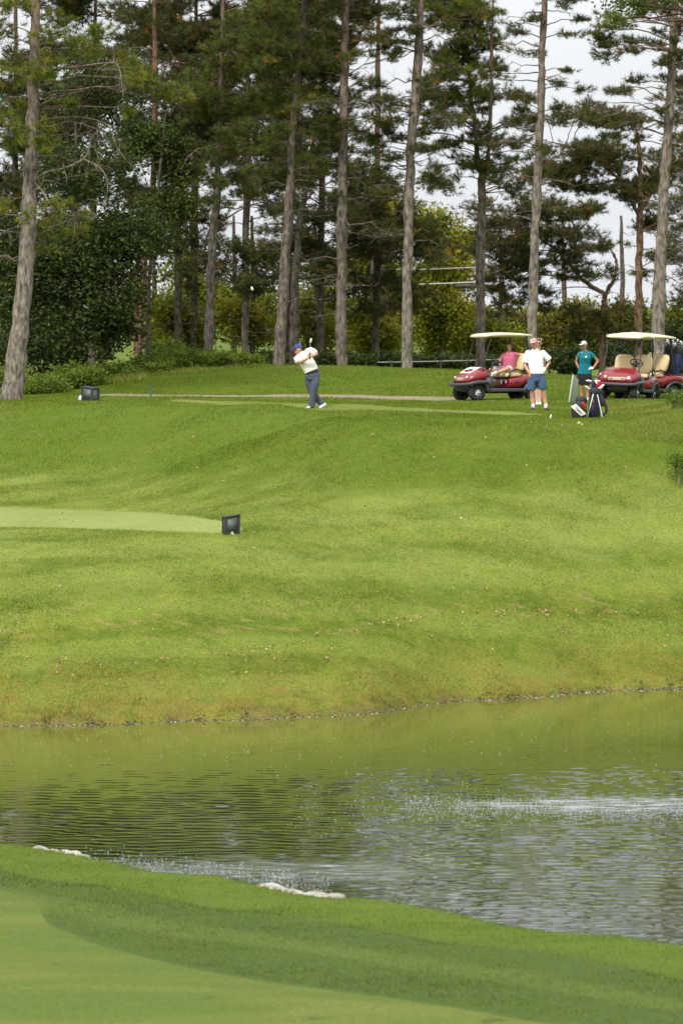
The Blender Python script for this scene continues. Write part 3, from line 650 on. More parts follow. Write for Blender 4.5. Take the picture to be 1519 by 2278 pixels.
# long curving bare limbs of that tree
mbx = MB(); LB = [p for p in t1.children if p.name.startswith('branches')][0]
def bare(pts, r0, r1, D, mb):
    q = catmull([W3(x, y, D + dd) for x, y, dd in pts], 6); V, Fs = tube(q, list(np.linspace(r0, r1, len(q))), 6, cap=False); mb.add(V, Fs[:1])
    for _ in range(len(pts) * 4):
        o = q[RNG.integers(3, len(q))]; e = o + RNG.normal(0, .26, 3) + [0, 0, -.12]; branch(mb, o, e, r1 * 1.3, .003, .1, 3, .14, 4)
bare([(72, 410, 0), (100, 385, -.4), (150, 372, -.8), (190, 350, -1.1), (205, 310, -1.2), (218, 290, -1.3)], .035, .012, 133, mbx)
bare([(190, 355, -1.1), (225, 375, -1.3), (240, 410, -1.4), (232, 460, -1.4), (205, 490, -1.5)], .022, .008, 133, mbx)
bare([(75, 405, 0), (95, 425, -.5), (110, 450, -.9), (130, 475, -1.1), (170, 480, -1.3)], .030, .008, 133, mbx)
bare([(80, 270, 0), (130, 262, .4), (190, 262, .6), (240, 280, .6), (262, 330, .5), (290, 365, .4)], .030, .008, 133, mbx)
bare([(80, 160, 0), (160, 150, -.4), (240, 140, -.8), (265, 150, -1), (275, 215, -1.1)], .030, .010, 133, mbx)
bare([(70, 520, 0), (20, 515, .2), (-40, 505, .3)], .03, .012, 133, mbx)
o = mbx.build('bare_limb', B_PALE, t1, origin=tuple(t1.location))

pine('second pine from the left with a narrow reddish trunk leaning on a darker one', 152, [(308, 822, 19), (315, 700, 17), (324, 560, 17), (340, 420, 15), (345, 200, 13), (345, -150, 6)],
     rpads(26, 235, 440, -150, 260, sh=-.1) + rpads(8, 250, 420, 260, 420), B_RED, N_DARK, LINE, [(400, 760, 10, 60)], forks=[[(306, 810, 16), (303, 700, 15), (306, 600, 14), (318, 500, 12), (328, 440, 9)]])
pine('third pine from the left with a thin grey trunk ending in a bent dead limb', 150, [(462, 792, 24), (467, 680, 23), (472, 560, 21), (483, 430, 19), (486, 330, 13), (495, 150, 12), (500, -150, 8)],
     rpads(46, 415, 640, -180, 250, (30, 60), (18, 34), (18, 30)) + rpads(18, 430, 640, 240, 470, (28, 52), (16, 28), (12, 20)), B_GREY, N_MID, LINE, [(300, 700, 14, 85)])
mbx = MB(); t3 = [o for o in bpy.data.objects if o.name == 'pine_tree.002'][0]
bare([(482, 400, 0), (470, 380, -.2), (468, 335, -.4), (440, 332, -.5), (410, 358, -.6)], .022, .010, 150, mbx); bare([(468, 333, -.4), (500, 326, -.5), (535, 365, -.6), (528, 372, -.6)], .020, .008, 150, mbx)
mbx.build('bare_limb', B_PALE, t3, origin=tuple(t3.location))
pine('tall pine behind the golfer with a slightly leaning trunk reddened towards the top', 147, [(622, 804, 33), (627, 690, 28), (640, 500, 25), (652, 300, 22), (664, 180, 19), (676, 40, 17), (685, -200, 9)],
     rpads(44, 560, 760, -180, 190, (30, 60), (18, 34), (18, 30)) + rpads(16, 560, 740, 190, 380, (26, 50), (14, 26), (10, 18)) + rpads(8, 690, 740, 180, 340), B_GREY, N_MID, LINE, [(330, 760, 20, 110)], tmean=.45)
pine('short dark pine trunk half hidden behind the leaning trunk next to the golfer', 158, [(655, 790, 25), (655, 700, 24), (658, 600, 20), (670, 480, 16), (690, 360, 10), (700, 250, 6)],
     rpads(26, 560, 780, 250, 520, (30, 56), (16, 30), (14, 24)), B_DARK, N_DARK, LINE, [(450, 760, 16, 100)])
pine('straight grey pine immediately right of the golfer', 146, [(760, 810, 31), (759, 690, 27), (761, 500, 26), (763, 350, 24), (767, 150, 20), (769, 0, 18), (770, -220, 9)],
     rpads(20, 690, 860, -180, 60, (30, 56), (16, 30), (14, 24)) + rpads(32, 690, 870, 60, 440, (26, 50), (12, 24), (9, 15)), B_GREY, N_DARK, LINE, [(150, 700, 26, 110)], tmean=.5)
pine('pale pine in the middle, its long bare trunk in front of yellow green trees', 146, [(905, 810, 29), (905, 680, 26), (908, 500, 25), (914, 340, 25), (924, 200, 23), (934, 40, 19), (940, -220, 9)],
     rpads(14, 830, 1010, -180, 30, (30, 56), (16, 30), (14, 24)) + rpads(30, 800, 1010, 30, 430, (26, 50), (12, 24), (10, 16)), B_PALE, N_DARK, LINE, [(60, 560, 30, 120)], tmean=.5)
pine('thin pine behind the first cart with a trunk that forks halfway up', 152, [(1068, 800, 25), (1068, 650, 25), (1069, 520, 22), (1071, 400, 20), (1060, 340, 12), (1054, 270, 11), (1045, 180, 9), (1040, 60, 7), (1036, -120, 4)],
     rpads(42, 950, 1100, 10, 230, (30, 54), (18, 32), (18, 28), .15) + rpads(46, 945, 1180, 200, 430, (26, 48), (12, 24), (9, 15)) + rpads(14, 940, 1100, -120, 40), B_GREY, N_MID, LINE, [(330, 640, 16, 100)],
     forks=[[(1071, 402, 14), (1084, 350, 12), (1087, 300, 11), (1092, 200, 8), (1094, 60, 6), (1098, -60, 4)]], tmean=.42)
pine('tall slender pine rising behind the man in the white shirt', 147, [(1184, 815, 26), (1184, 700, 25), (1188, 560, 24), (1196, 380, 22), (1203, 200, 19), (1208, 60, 16), (1214, -220, 8)],
     rpads(12, 1120, 1300, -200, 20, (30, 50), (16, 28), (12, 20)) + rpads(18, 1100, 1290, 40, 330, (24, 46), (10, 20), (7, 12)), B_PALE, N_DARK, LINE, [(0, 520, 24, 110)], tmean=.5)
pine('thick pale pine at the right edge rising behind the second cart', 145, [(1462, 815, 37), (1464, 700, 34), (1470, 560, 30), (1477, 400, 26), (1488, 230, 23), (1497, 60, 20), (1506, -200, 9)],
     rpads(24, 1310, 1560, -200, 120, (30, 56), (14, 26), (14, 22)) + rpads(26, 1310, 1560, 60, 330, (24, 46), (10, 20), (8, 14)), B_PALE, N_DARK, LINE, [(60, 640, 26, 120)], tmean=.5)

# ---- second row: broad crooked pines on the right, dark conifers on the left
pine('crooked red barked pine with a flat dark crown behind the second cart', 163, [(1418, 800, 20), (1419, 640, 19), (1423, 500, 17), (1424, 400, 13), (1420, 330, 10), (1412, 260, 5)],
     rpads(46, 1190, 1540, 245, 430, (36, 66), (16, 28), (20, 32)) + rpads(12, 1400, 1540, 420, 640, (30, 50), (14, 24), (12, 18)), B_RED, N_DARK, None, [(420, 600, 8, 80)],
     forks=[[(1422, 470, 13), (1445, 430, 11), (1462, 385, 9), (1490, 350, 6)], [(1421, 480, 12), (1400, 440, 10), (1378, 395, 8), (1355, 330, 6)], [(1378, 400, 7), (1330, 360, 6), (1280, 330, 5), (1220, 315, 3)], [(1462, 385, 7), (1500, 360, 6), (1540, 350, 4)], [(1378, 395, 6), (1330, 410, 5), (1270, 405, 4), (1210, 390, 3)]], tmean=.42, nd=22, w=.018, dk=2.8)
pine('low pine with a strongly curved trunk between the two groups of carts', 160, [(1338, 800, 15), (1340, 700, 14), (1347, 655, 13), (1365, 620, 9), (1371, 585, 7), (1360, 560, 4)],
     rpads(44, 1085, 1330, 445, 620, (34, 60), (14, 26), (18, 28)) + rpads(16, 1090, 1240, 600, 700, (26, 46), (12, 20), (10, 16)) + rpads(10, 1290, 1400, 690, 760, (24, 44), (12, 20), (10, 16)), B_RED, N_DARK, None, [(600, 700, 6, 70)],
     forks=[[(1347, 655, 12), (1320, 640, 11), (1290, 618, 10), (1265, 585, 7), (1240, 560, 6), (1200, 530, 5), (1150, 500, 3)], [(1265, 585, 6), (1280, 540, 5), (1270, 490, 4), (1240, 460, 3)], [(1290, 618, 6), (1220, 612, 4), (1150, 600, 3)], [(1338, 740, 7), (1280, 735, 5), (1180, 728, 3)]], tmean=.42, nd=22, w=.018, dk=2.8)
pine('dark pine filling the gap at the far right edge', 172, [(1560, 800, 24), (1560, 500, 20), (1560, 200, 12), (1560, 0, 5)], rpads(44, 1478, 1640, 150, 760, (36, 60), (18, 30), (18, 28)), B_DARK, N_DARK, None, [])
BACK = 'dark conifers of the second row'
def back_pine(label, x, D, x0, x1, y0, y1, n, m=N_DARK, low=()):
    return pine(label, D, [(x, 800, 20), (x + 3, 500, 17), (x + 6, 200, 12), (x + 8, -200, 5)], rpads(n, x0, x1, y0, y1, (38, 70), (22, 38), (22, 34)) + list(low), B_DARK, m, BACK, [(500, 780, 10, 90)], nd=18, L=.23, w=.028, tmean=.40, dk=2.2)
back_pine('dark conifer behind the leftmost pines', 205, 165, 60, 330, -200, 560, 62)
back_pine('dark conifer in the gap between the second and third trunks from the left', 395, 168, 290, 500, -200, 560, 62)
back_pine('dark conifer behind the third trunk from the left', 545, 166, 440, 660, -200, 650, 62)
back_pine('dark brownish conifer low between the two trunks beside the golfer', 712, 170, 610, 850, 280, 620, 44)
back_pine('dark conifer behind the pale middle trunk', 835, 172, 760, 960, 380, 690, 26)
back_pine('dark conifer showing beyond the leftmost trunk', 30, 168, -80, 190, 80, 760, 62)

back_pine('dark conifer high up between the second and third trunks from the left', 430, 174, 330, 640, -60, 330, 44, N_MID)
back_pine('dark conifer high up left of the straight grey pine', 640, 175, 540, 780, -60, 300, 30, N_MID)
# ---- broadleaf trees
leafy('maple_tree', 'dark broadleaf tree behind the nearest pine, its crown hanging down to the undergrowth', 'tree', 145, [(155, 830, 24), (158, 700, 22), (165, 500, 16), (170, 250, 8)],
      [(150, 560, 150, 90, 3600), (60, 640, 100, 80, 2200), (230, 640, 110, 100, 3000), (120, 740, 130, 60, 2400), (290, 520, 90, 60, 2000), (200, 380, 130, 70, 2200), (210, 200, 110, 90, 1700), (15, 560, 50, 100, 1200), (250, 730, 60, 50, 900)], L_DARK, B_DARK, size=.115, tmean=.36, mul=1.9, sg=.24)
leafy('maple_tree', 'glossy green broadleaf tree between the first two pine trunks', 'tree', 150, [(326, 825, 12), (334, 600, 10), (352, 420, 8), (370, 250, 4)],
      [(365, 320, 65, 45, 1500, .1), (395, 380, 45, 40, 900, .15), (370, 450, 60, 40, 1200, .1), (300, 300, 60, 50, 900), (340, 540, 60, 30, 700), (410, 470, 26, 20, 260, .2)], L_DARK, B_DARK, size=.10, tmean=.5, mul=2.2)
YEL = 'sunlit yellow green trees beyond the pines'
def ytree(label, D, x, blobs, m=L_YELL, size=.13, tm=.5): leafy('broadleaf_tree', label, 'tree', D, [(x, 800, 16), (x + 4, 650, 13), (x, 480, 6)], blobs, m, B_DARK, YEL, size * 1.05, tm, cl=30, sg=.24, mul=2.7)
ytree('yellow green tree between the straight grey pine and the pale middle one', 188, 850, [(850, 490, 78, 66, 1900, .1), (820, 590, 70, 60, 1300), (880, 640, 80, 60, 1500), (840, 730, 90, 60, 1600)])
ytree('yellow green tree right of the pale middle trunk', 190, 975, [(965, 520, 55, 60, 1200), (1000, 600, 62, 60, 1600, .1), (985, 700, 80, 70, 2000), (1030, 540, 28, 30, 500, .15), (940, 640, 50, 60, 1000)])
ytree('yellowish tree behind the third pine trunk from the left', 186, 520, [(510, 690, 80, 60, 1500), (440, 660, 60, 60, 1000, -.05), (590, 700, 60, 70, 1300), (400, 740, 60, 50, 900)], tm=.32)
ytree('olive tree glimpsed between the trunks beside the golfer', 192, 700, [(700, 690, 60, 70, 1200), (730, 600, 50, 60, 700), (790, 700, 60, 80, 1200)], tm=.28)
ytree('orange tinged tree above the woman in teal', 195, 1250, [(1240, 730, 55, 40, 1200), (1290, 700, 50, 30, 800), (1150, 725, 55, 40, 900), (1200, 760, 60, 40, 1000)], L_ORNG, tm=.42)
ytree('autumn tree seen under the roof of the second cart', 195, 1380, [(1390, 700, 50, 34, 900), (1340, 750, 60, 40, 1100), (1430, 750, 60, 40, 1000), (1500, 720, 40, 50, 800)], L_ORNG, tm=.32)
ytree('yellow green tree seen through the first cart', 193, 1110, [(1000, 740, 60, 50, 1300, .1), (1100, 760, 60, 40, 1200), (1060, 720, 40, 40, 700), (1000, 780, 60, 26, 700)], tm=.40)
ytree('olive tree far left beyond the undergrowth', 190, 340, [(360, 720, 70, 60, 1300), (300, 690, 50, 50, 700), (410, 600, 50, 60, 500)], tm=.25)
leafy('broadleaf_tree', 'fresh green maple reaching into the top right corner', 'tree', 138, [(1700, 800, 30), (1690, 400, 24), (1660, 60, 14)],
      [(1375, 8, 40, 14, 150, -.2), (1440, 4, 60, 12, 200, -.25), (1366, 44, 20, 10, 130, .25), (1398, 36, 12, 7, 50, .2), (1560, -70, 150, 60, 2200, -.2), (1670, 120, 100, 120, 2400)], L_GREEN, B_DARK, None, .10, .5, cl=22)
ytree('bright yellow green sapling between the golfer and the straight grey pine', 176, 700, [(715, 740, 40, 50, 800), (690, 690, 30, 34, 400)], tm=.5)
ytree('bright sapling low between the straight grey pine and the pale middle one', 177, 850, [(840, 750, 50, 48, 1200, .05), (800, 700, 30, 30, 400)], tm=.5)
ytree('golden sapling between the third pine and the one behind the golfer', 176, 560, [(560, 730, 40, 44, 800), (530, 690, 34, 30, 450, .1)], tm=.5)
ytree('light green sapling between the second and third pine trunks', 174, 390, [(385, 700, 50, 40, 900), (420, 745, 36, 30, 500)], tm=.42)
# ---- undergrowth, hedge and weeds
GREEN_STEM = mat('green_stem', (.16, .20, .05, 1), .7, .15, 9)
WD_ = 'weeds at the right edge of the bank'
UN = 'shrubs of the undergrowth along the mound'
def shrub(label, px, py, D, rx, ry, n, m=L_SHRUB, size=.085, tm=.5, g=UN): leafy('shrub', label, 'shrub', D, None, [(px, py, rx, ry, n)], m, (GREEN_STEM if g == WD_ else B_DARK), g, size, tm, cl=22, depth=1.1, sg=.10)
for k, (px, py, D, rx, ry, n, lb) in enumerate([
    (90, 862, 138, 62, 24, 1500, 'low green shrub at the foot of the nearest leaning pine'), (175, 838, 142, 66, 28, 1700, 'dense green shrub behind the left dark box'),
    (255, 832, 144, 60, 26, 1500, 'spreading shrub in front of the second pine trunk'), (335, 812, 146, 58, 24, 1500, 'bright leafy shrub at the foot of the second pine'),
    (410, 800, 147, 56, 26, 1500, 'bushy shrub between the second and third pine trunks'), (480, 800, 148, 50, 20, 1100, 'low shrub in front of the third pine trunk'), (545, 800, 149, 40, 14, 700, 'last low shrub before the open mound, left of the golfer'),
    (370, 775, 152, 44, 22, 800, 'taller shrub rising behind the leafy one at the second pine'), (20, 850, 142, 50, 36, 1200, 'shrub in shade left of the nearest pine')]): shrub(lb, px, py, D, rx, ry, n)
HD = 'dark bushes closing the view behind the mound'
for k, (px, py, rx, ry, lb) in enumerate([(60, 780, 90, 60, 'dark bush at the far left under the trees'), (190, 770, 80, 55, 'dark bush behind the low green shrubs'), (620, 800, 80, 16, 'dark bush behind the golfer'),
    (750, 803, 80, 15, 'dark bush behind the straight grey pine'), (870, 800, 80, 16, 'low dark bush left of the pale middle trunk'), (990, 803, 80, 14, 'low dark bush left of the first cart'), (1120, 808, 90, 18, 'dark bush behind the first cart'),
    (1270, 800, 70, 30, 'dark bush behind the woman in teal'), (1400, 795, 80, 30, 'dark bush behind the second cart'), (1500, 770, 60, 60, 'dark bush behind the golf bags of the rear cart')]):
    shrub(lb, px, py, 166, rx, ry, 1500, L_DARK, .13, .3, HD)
WD = 'weeds at the right edge of the bank'
shrub('leafy weed in the long grass on the rise at the right edge', 1505, 885, 120, 28, 14, 420, L_SHRUB, .05, .45, WD)
shrub('yellow flowered weed at the right edge halfway down the bank', 1510, 1030, 113.5, 12, 24, 420, L_GREEN, .05, .6, WD)
# ------------------------------------------------------------------ golf carts
C_RED = mat('cart_red_paint', (.21, .007, .013, 1), .3, .10, 3, coat=.5)
C_ROOF = mat('cream_roof_plastic', (.62, .55, .385, 1), .45, .05, 3, .001, 30)
C_SEAT = mat('beige_vinyl', (.62, .48, .27, 1), .5, .08, 6, .002, 60)
C_GREY = mat('dark_grey_plastic', (.045, .047, .055, 1), .5, .12, 8, .001, 80)
C_BLACK = mat('black_metal', (.012, .012, .013, 1), .4, .2, 8)
C_TYRE = mat('tyre_rubber', (.020, .020, .020, 1), .8, .2, 14, .003, 50)
C_RIM = mat('silver_rim', (.70, .70, .70, 1), .35, .1, 8, metal=.3)
C_WHITE = mat('white_plastic', (.80, .80, .76, 1), .4, .05, 6)
C_PLATE = mat('pale_number_plate', (.55, .42, .33, 1), .4, .1, 6)
C_LAMP = mat('headlight_lens', (.75, .75, .78, 1), .1, .05, 8)
def sloft(secs, ax='x', n=24, e=3.2):
    """rounded-rectangle loft along x; secs: (x, half width, z0, z1)"""
    rings = []
    for x, w, z0, z1 in secs:
        th = np.linspace(0, 2 * np.pi, n, endpoint=False); c, s = np.cos(th), np.sin(th)
        y = np.sign(c) * np.abs(c) ** (2 / e) * w; z = (z0 + z1) / 2 + np.sign(s) * np.abs(s) ** (2 / e) * (z1 - z0) / 2
        rings.append(np.stack([np.full(n, x), y, z], 1))
    V = np.concatenate(rings); m = len(rings); i = np.arange(m - 1)[:, None] * n; j = np.arange(n)[None]; k = (j + 1) % n
    Q = np.stack([i + j, i + k, i + k + n, i + j + n], -1).reshape(-1, 4)
    if secs[-1][0] > secs[0][0]: Q = Q[:, ::-1] if False else Q
    return V, [Q, np.arange(n)[::-1][None], (np.arange(n) + (m - 1) * n)[None]]
def fixn(o):
    bm = bmesh.new(); bm.from_mesh(o.data); bmesh.ops.remove_doubles(bm, verts=bm.verts, dist=1e-5); bmesh.ops.recalc_face_normals(bm, faces=bm.faces); bm.to_mesh(o.data); bm.free(); return o
def part(name, pieces, m, parent, bev=0, smooth=True):
    mb = MB()
    for V, Fs in pieces: mb.add(V, Fs)
    o = fixn(mb.build(name, m, parent, smooth))
    if bev: bevel(o, bev, 2)
    return o
def arc_band(cx, cz, r0, r1, y0, y1, a0, a1, n=14):
    V = []; a = np.linspace(R(a0), R(a1), n)
    for t in a:
        for r in (r0, r1):
            for y in (y0, y1): V.append((cx + math.cos(t) * r, y, cz + math.sin(t) * r))
    Fs = []
    for k in range(n - 1):
        b = 4 * k; Fs += [(b, b + 1, b + 5, b + 4), (b + 2, b + 6, b + 7, b + 3), (b, b + 4, b + 6, b + 2), (b + 1, b + 3, b + 7, b + 5)]
    Fs += [(0, 2, 3, 1), (4 * n - 4, 4 * n - 3, 4 * n - 1, 4 * n - 2)]
    return np.array(V, float), [np.array(Fs)]
def wheel(root, x, y, s):
    w = .19; prof = [(.10, .09), (.15, .098), (.195, .095), (.222, .070), (.229, .03), (.229, -.03), (.222, -.070), (.195, -.095), (.15, -.098), (.10, -.09)]
    n = 32; V = []; 
    for k in range(n):
        t = 2 * math.pi * k / n
        for r, q in prof: V.append((x + math.cos(t) * r, y + q, .229 + math.sin(t) * r))
    m = len(prof); Fs = [(k * m + j, k * m + (j + 1) % m, ((k + 1) % n) * m + (j + 1) % m, ((k + 1) % n) * m + j) for k in range(n) for j in range(m)]
    wh = part('wheel', [(V, [np.array(Fs)])], C_TYRE, root)
    ps = [arc_band(x, .229, .105, .135, y - .085, y + s * .088, 0, 360, 30)]
    ps += [(tube([(x, y + s * .03, .229), (x, y + s * .082, .229)], [.042, .036], 12))]
    for k in range(8):
        a = k * math.pi / 4; ps.append(tube([(x + .03 * math.cos(a), y + s * .07, .229 + .03 * math.sin(a)), (x + .118 * math.cos(a), y + s * .055, .229 + .118 * math.sin(a))], [(.014, .012), (.026, .012)], 6, side=(-math.sin(a), 0, math.cos(a))))
    part('rim', ps, C_RIM, wh); 
    part('hub_disc', [arc_band(x, .229, .0, .108, y + s * .02, y + s * .045, 0, 360, 24)], C_BLACK, wh)
def make_cart():
    root = empty('golf_cart', (0, 0, 0))
    hood = part('front_cowl', [sloft([(1.10, .40, .46, .60), (1.07, .45, .45, .66), (.98, .50, .44, .73), (.84, .53, .44, .82), (.68, .545, .44, .885), (.56, .54, .46, .90), (.50, .50, .50, .88)], e=2.9)], C_RED, root)
    part('headlight', [sloft([(1.02, .035, .60, .67), (1.085, .03, .60, .655)])], C_LAMP, hood).location = (0, .33, 0)
    part('headlight', [sloft([(1.02, .035, .60, .67), (1.085, .03, .60, .655)])], C_LAMP, hood).location = (0, -.33, 0)
    pl = part('number_plate', [box(1.095, 1.112, -.23, .23, .545, .625)], C_PLATE, hood, .006)
    part('slot', [box(1.113, 1.116, -.20, -.12, .575, .595)], C_BLACK, hood); part('slot', [box(1.113, 1.116, .12, .20, .575, .595)], C_BLACK, hood)
    # bumper wraps round the nose
    bp = [(.60, -.60, .50), (.86, -.615, .50), (1.02, -.58, .47), (1.13, -.46, .44), (1.175, -.22, .43), (1.185, 0, .43), (1.175, .22, .43), (1.13, .46, .44), (1.02, .58, .47), (.86, .615, .50), (.60, .60, .50)]
    V, Fs = tube(catmull(bp, 4), [(.05, .065)] * (10 * 4 + 1), 12, side=(0, 0, 1)); part('front_bumper', [(V, Fs)], C_GREY, root)
    part('skid_plate', [sloft([(.60, .30, .22, .42), (.98, .30, .24, .42), (1.10, .28, .28, .42)])], C_GREY, root)
    for s in (-1, 1):
        part('front_fender', [arc_band(.83, .229, .262, .31, *sorted((s * .36, s * .612)), 35, 178), box(.44, .58, *sorted((s * .40, s * .60)), .28, .62)], C_GREY, root)
        part('rear_fender', [arc_band(-.83, .229, .262, .315, *sorted((s * .36, s * .612)), -5, 185)], C_GREY, root)
        part('side_sill', [box(-.55, .50, *sorted((s * .44, s * .605)), .245, .335)], C_GREY, root, .012)
    part('floor_pan', [box(-.40, .62, -.56, .56, .285, .305), box(.48, .60, -.52, .52, .30, .62)], C_GREY, root)
    part('axle', [tube([(.83, -.4, .229), (.83, .4, .229)], [.03, .03], 8), tube([(-.83, -.4, .229), (-.83, .4, .229)], [.045, .045], 8), box(-1.0, .5, -.2, .2, .2, .28)], C_BLACK, root)
    part('rear_body', [sloft([(-.10, .555, .34, .60), (-.13, .575, .33, .63), (-.45, .59, .33, .68), (-.55, .59, .42, .70), (-.80, .585, .50, .72), (-1.05, .56, .46, .71), (-1.14, .50, .45, .68)], e=4.5)], C_RED, root)
    part('rear_bumper', [box(-1.18, -1.10, -.52, .52, .33, .45)], C_GREY, root, .02)
    rb = bpy.data.objects['rear_body'] if 'rear_body' in bpy.data.objects else None
    part('side_badge', [box(-.36, -.24, .592, .598, .50, .53)], C_GREY, root)
    part('dash_switch', [box(-.105, -.096, .30, .38, .46, .56)], C_WHITE, root); part('dash_switch', [box(-.105, -.096, .05, .11, .44, .55)], C_WHITE, root)
    part('seat_base', [sloft([(-.02, .50, .62, .72), (-.05, .55, .62, .755), (-.40, .55, .62, .765), (-.47, .52, .63, .75)], e=4)], C_SEAT, root)
    for s in (-1, 1):
        V, Fs = sloft([(-.04, .22, -.235, .235), (0, .26, -.27, .27), (.06, .26, -.265, .265), (.09, .20, -.2, .2)], e=3.6)
        Mx = Matrix.Rotation(R(-14), 3, 'Y'); V = V @ np.array(Mx).T + [-.58, s * .272, 1.0]
        part('backrest', [(V, Fs)], C_SEAT, root)
    part('armrest', [tube([(-.48, .55, .80), (-.30, .57, .84), (-.12, .57, .78), (-.08, .56, .66)], [.02, .024, .022, .018], 8)], C_BLACK, root)
    part('armrest', [tube([(-.48, -.55, .80), (-.30, -.57, .84), (-.12, -.57, .78), (-.08, -.56, .66)], [.02, .024, .022, .018], 8)], C_BLACK, root)
    for s in (-1, 1):
        part('roof_post', [tube(catmull([(.68, s * .50, .80), (.55, s * .49, 1.25), (.40, s * .47, 1.70)], 4), [.017] * 9, 8)], C_BLACK, root)
        part('roof_post', [tube(catmull([(-.80, s * .47, .66), (-.74, s * .48, 1.1), (-.66, s * .47, 1.70)], 4), [(.035, .022)] * 9, 8, side=(1, 0, 0))], C_BLACK, root)
    part('roof', [sloft([(.56, .40, 1.695, 1.735), (.53, .50, 1.685, 1.765), (.42, .535, 1.69, 1.80), (.0, .545, 1.70, 1.83), (-.5, .545, 1.70, 1.81), (-.80, .52, 1.69, 1.775), (-.84, .42, 1.695, 1.74)], e=3.4)], C_ROOF, root)
    sw = part('steering_wheel', [], C_BLACK, root) if False else None
    c = Vector((.14, .27, 1.04)); ax = Vector((-.62, 0, .78)).normalized(); u = Vector((0, 1, 0)); v = ax.cross(u)
    ring = [c + (u * math.cos(t) + v * math.sin(t)) * .17 for t in np.linspace(0, 2 * math.pi, 25)]
    st = part('steering_wheel', [tube(ring, [.015] * 25, 8, cap=False)] + [tube([c - ax * .03, c + (u * math.cos(t) + v * math.sin(t)) * .16], [.03, .012], 6) for t in (.2, 2.9, 4.7)] + [tube([c - ax * .05, c + ax * .015], [.06, .055], 10)], C_BLACK, root)
    part('steering_column', [tube([tuple(c - ax * .04), (.50, .27, .62)], [.022, .028], 8)], C_BLACK, st)
    for x in (.83, -.83):
        for s in (-1, 1): wheel(root, x, s * .45, s)
    part('bag_rack', [box(-1.12, -.72, -.42, .42, .70, .73), tube([(-.80, -.42, .95), (-1.02, -.42, 1.0), (-1.02, .42, 1.0), (-.80, .42, .95)], [.014] * 4, 8)], C_BLACK, root)
    part('mirror', [sloft([(.52, .05, 1.42, 1.48), (.54, .05, 1.42, 1.48)])], C_BLACK, root).location = (0, -.1, 0)
    return root
def place_cart(root, px, D, ang):
    X = (px - CX) / F * D; f = Vector((math.cos(R(ang)), math.sin(R(ang)))); l = Vector((-f.y, f.x))
    zf = np.mean([gz(X + f.x * .83 + l.x * s * .45, D + f.y * .83 + l.y * s * .45) for s in (-1, 1)]); zr = np.mean([gz(X - f.x * .83 + l.x * s * .45, D - f.y * .83 + l.y * s * .45) for s in (-1, 1)])
    zl = np.mean([gz(X + f.x * q + l.x * .45, D + f.y * q + l.y * .45) for q in (-.83, .83)]); zr2 = np.mean([gz(X + f.x * q - l.x * .45, D + f.y * q - l.y * .45) for q in (-.83, .83)])
    fx = Vector((f.x, f.y, (zf - zr) / 1.66)).normalized(); ly = Vector((l.x, l.y, (zl - zr2) / .9)); up = fx.cross(ly).normalized(); ly = up.cross(fx)
    M = Matrix((fx, ly, up)).transposed().to_4x4(); M.translation = (X, D, (zf + zr) / 2 - .012); root.matrix_world = M; bpy.context.view_layer.update(); return root
CARTS = 'red golf carts with cream roofs behind the tee'
cart = make_cart(); tag(cart, 'red golf cart with a cream roof and a woman in pink sitting in it', 'golf cart', CARTS)
cart_b = copy_tree(cart); cart_c = copy_tree(cart)
cart_b['label'] = 'empty red golf cart facing the camera, right of the woman in teal'; cart_c['label'] = 'red golf cart at the right edge, partly hidden behind the empty one'
place_cart(cart, 1104, 132.2, 206); place_cart(cart_b, 1393, 135.2, 251); place_cart(cart_c, 1418, 137.6, 210)
part('hood_panel', [sloft([(.96, .30, .735, .748), (.70, .34, .868, .882), (.62, .33, .895, .905)], e=6)], C_WHITE, cart)['label'] = 'white sheet lying on the red cowl'

# ------------------------------------------------------------------ golf bags and clubs
K_BLACK = mat('black_nylon', (.015, .015, .017, 1), .65, .2, 10, .003, 90)
K_NAVY = mat('navy_nylon', (.008, .011, .035, 1), .6, .15, 10, .003, 90)
K_BLUE = mat('blue_nylon', (.012, .022, .09, 1), .6, .15, 10, .003, 90)
K_RED = mat('red_nylon', (.28, .012, .020, 1), .6, .12, 10, .002, 90)
K_PANEL = mat('white_leatherette', (.68, .66, .58, 1), .5, .05, 10)
K_STEEL = mat('polished_steel', (.75, .76, .78, 1), .18, .05, 10, metal=.9)
K_CHROME = mat('bright_club_head', (.80, .80, .80, 1), .3, .05, 10, metal=.3)
K_KNIT_R = mat('red_knit', (.55, .010, .020, 1), .9, .12, 30, .004, 90)
K_KNIT_W = mat('white_knit', (.78, .74, .68, 1), .9, .08, 30, .004, 90)
K_GREYM = mat('grey_metal', (.30, .31, .33, 1), .4, .1, 10, metal=.5)
def club(parent, base, top, head='iron', m=K_CHROME, yaw=0, flip=1):
    """a club with its head up: shaft plus head"""
    a, b = Vector(base), Vector(top); d = (b - a).normalized(); h = Vector((math.cos(yaw), math.sin(yaw), 0)) * flip
    ps = [tube([tuple(a), tuple(b)], [.006, .0045], 6)]
    o = part('golf_club', ps, K_STEEL, parent)
    if head == 'iron': V, Fs = tube([b - h * .008, b + h * .03 + d * .012, b + h * .075 + d * .035], [(.012, .010), (.026, .010), (.030, .008)], 8, side=tuple(d))
    else: V, Fs = tube([b - h * .015, b + h * .035 + d * .01, b + h * .085 + d * .012], [(.022, .028), (.034, .042), (.026, .036)], 10, side=tuple(d))
    part('club_head', [(V, Fs)], m, o); return o
BAGS = 'golf bags'
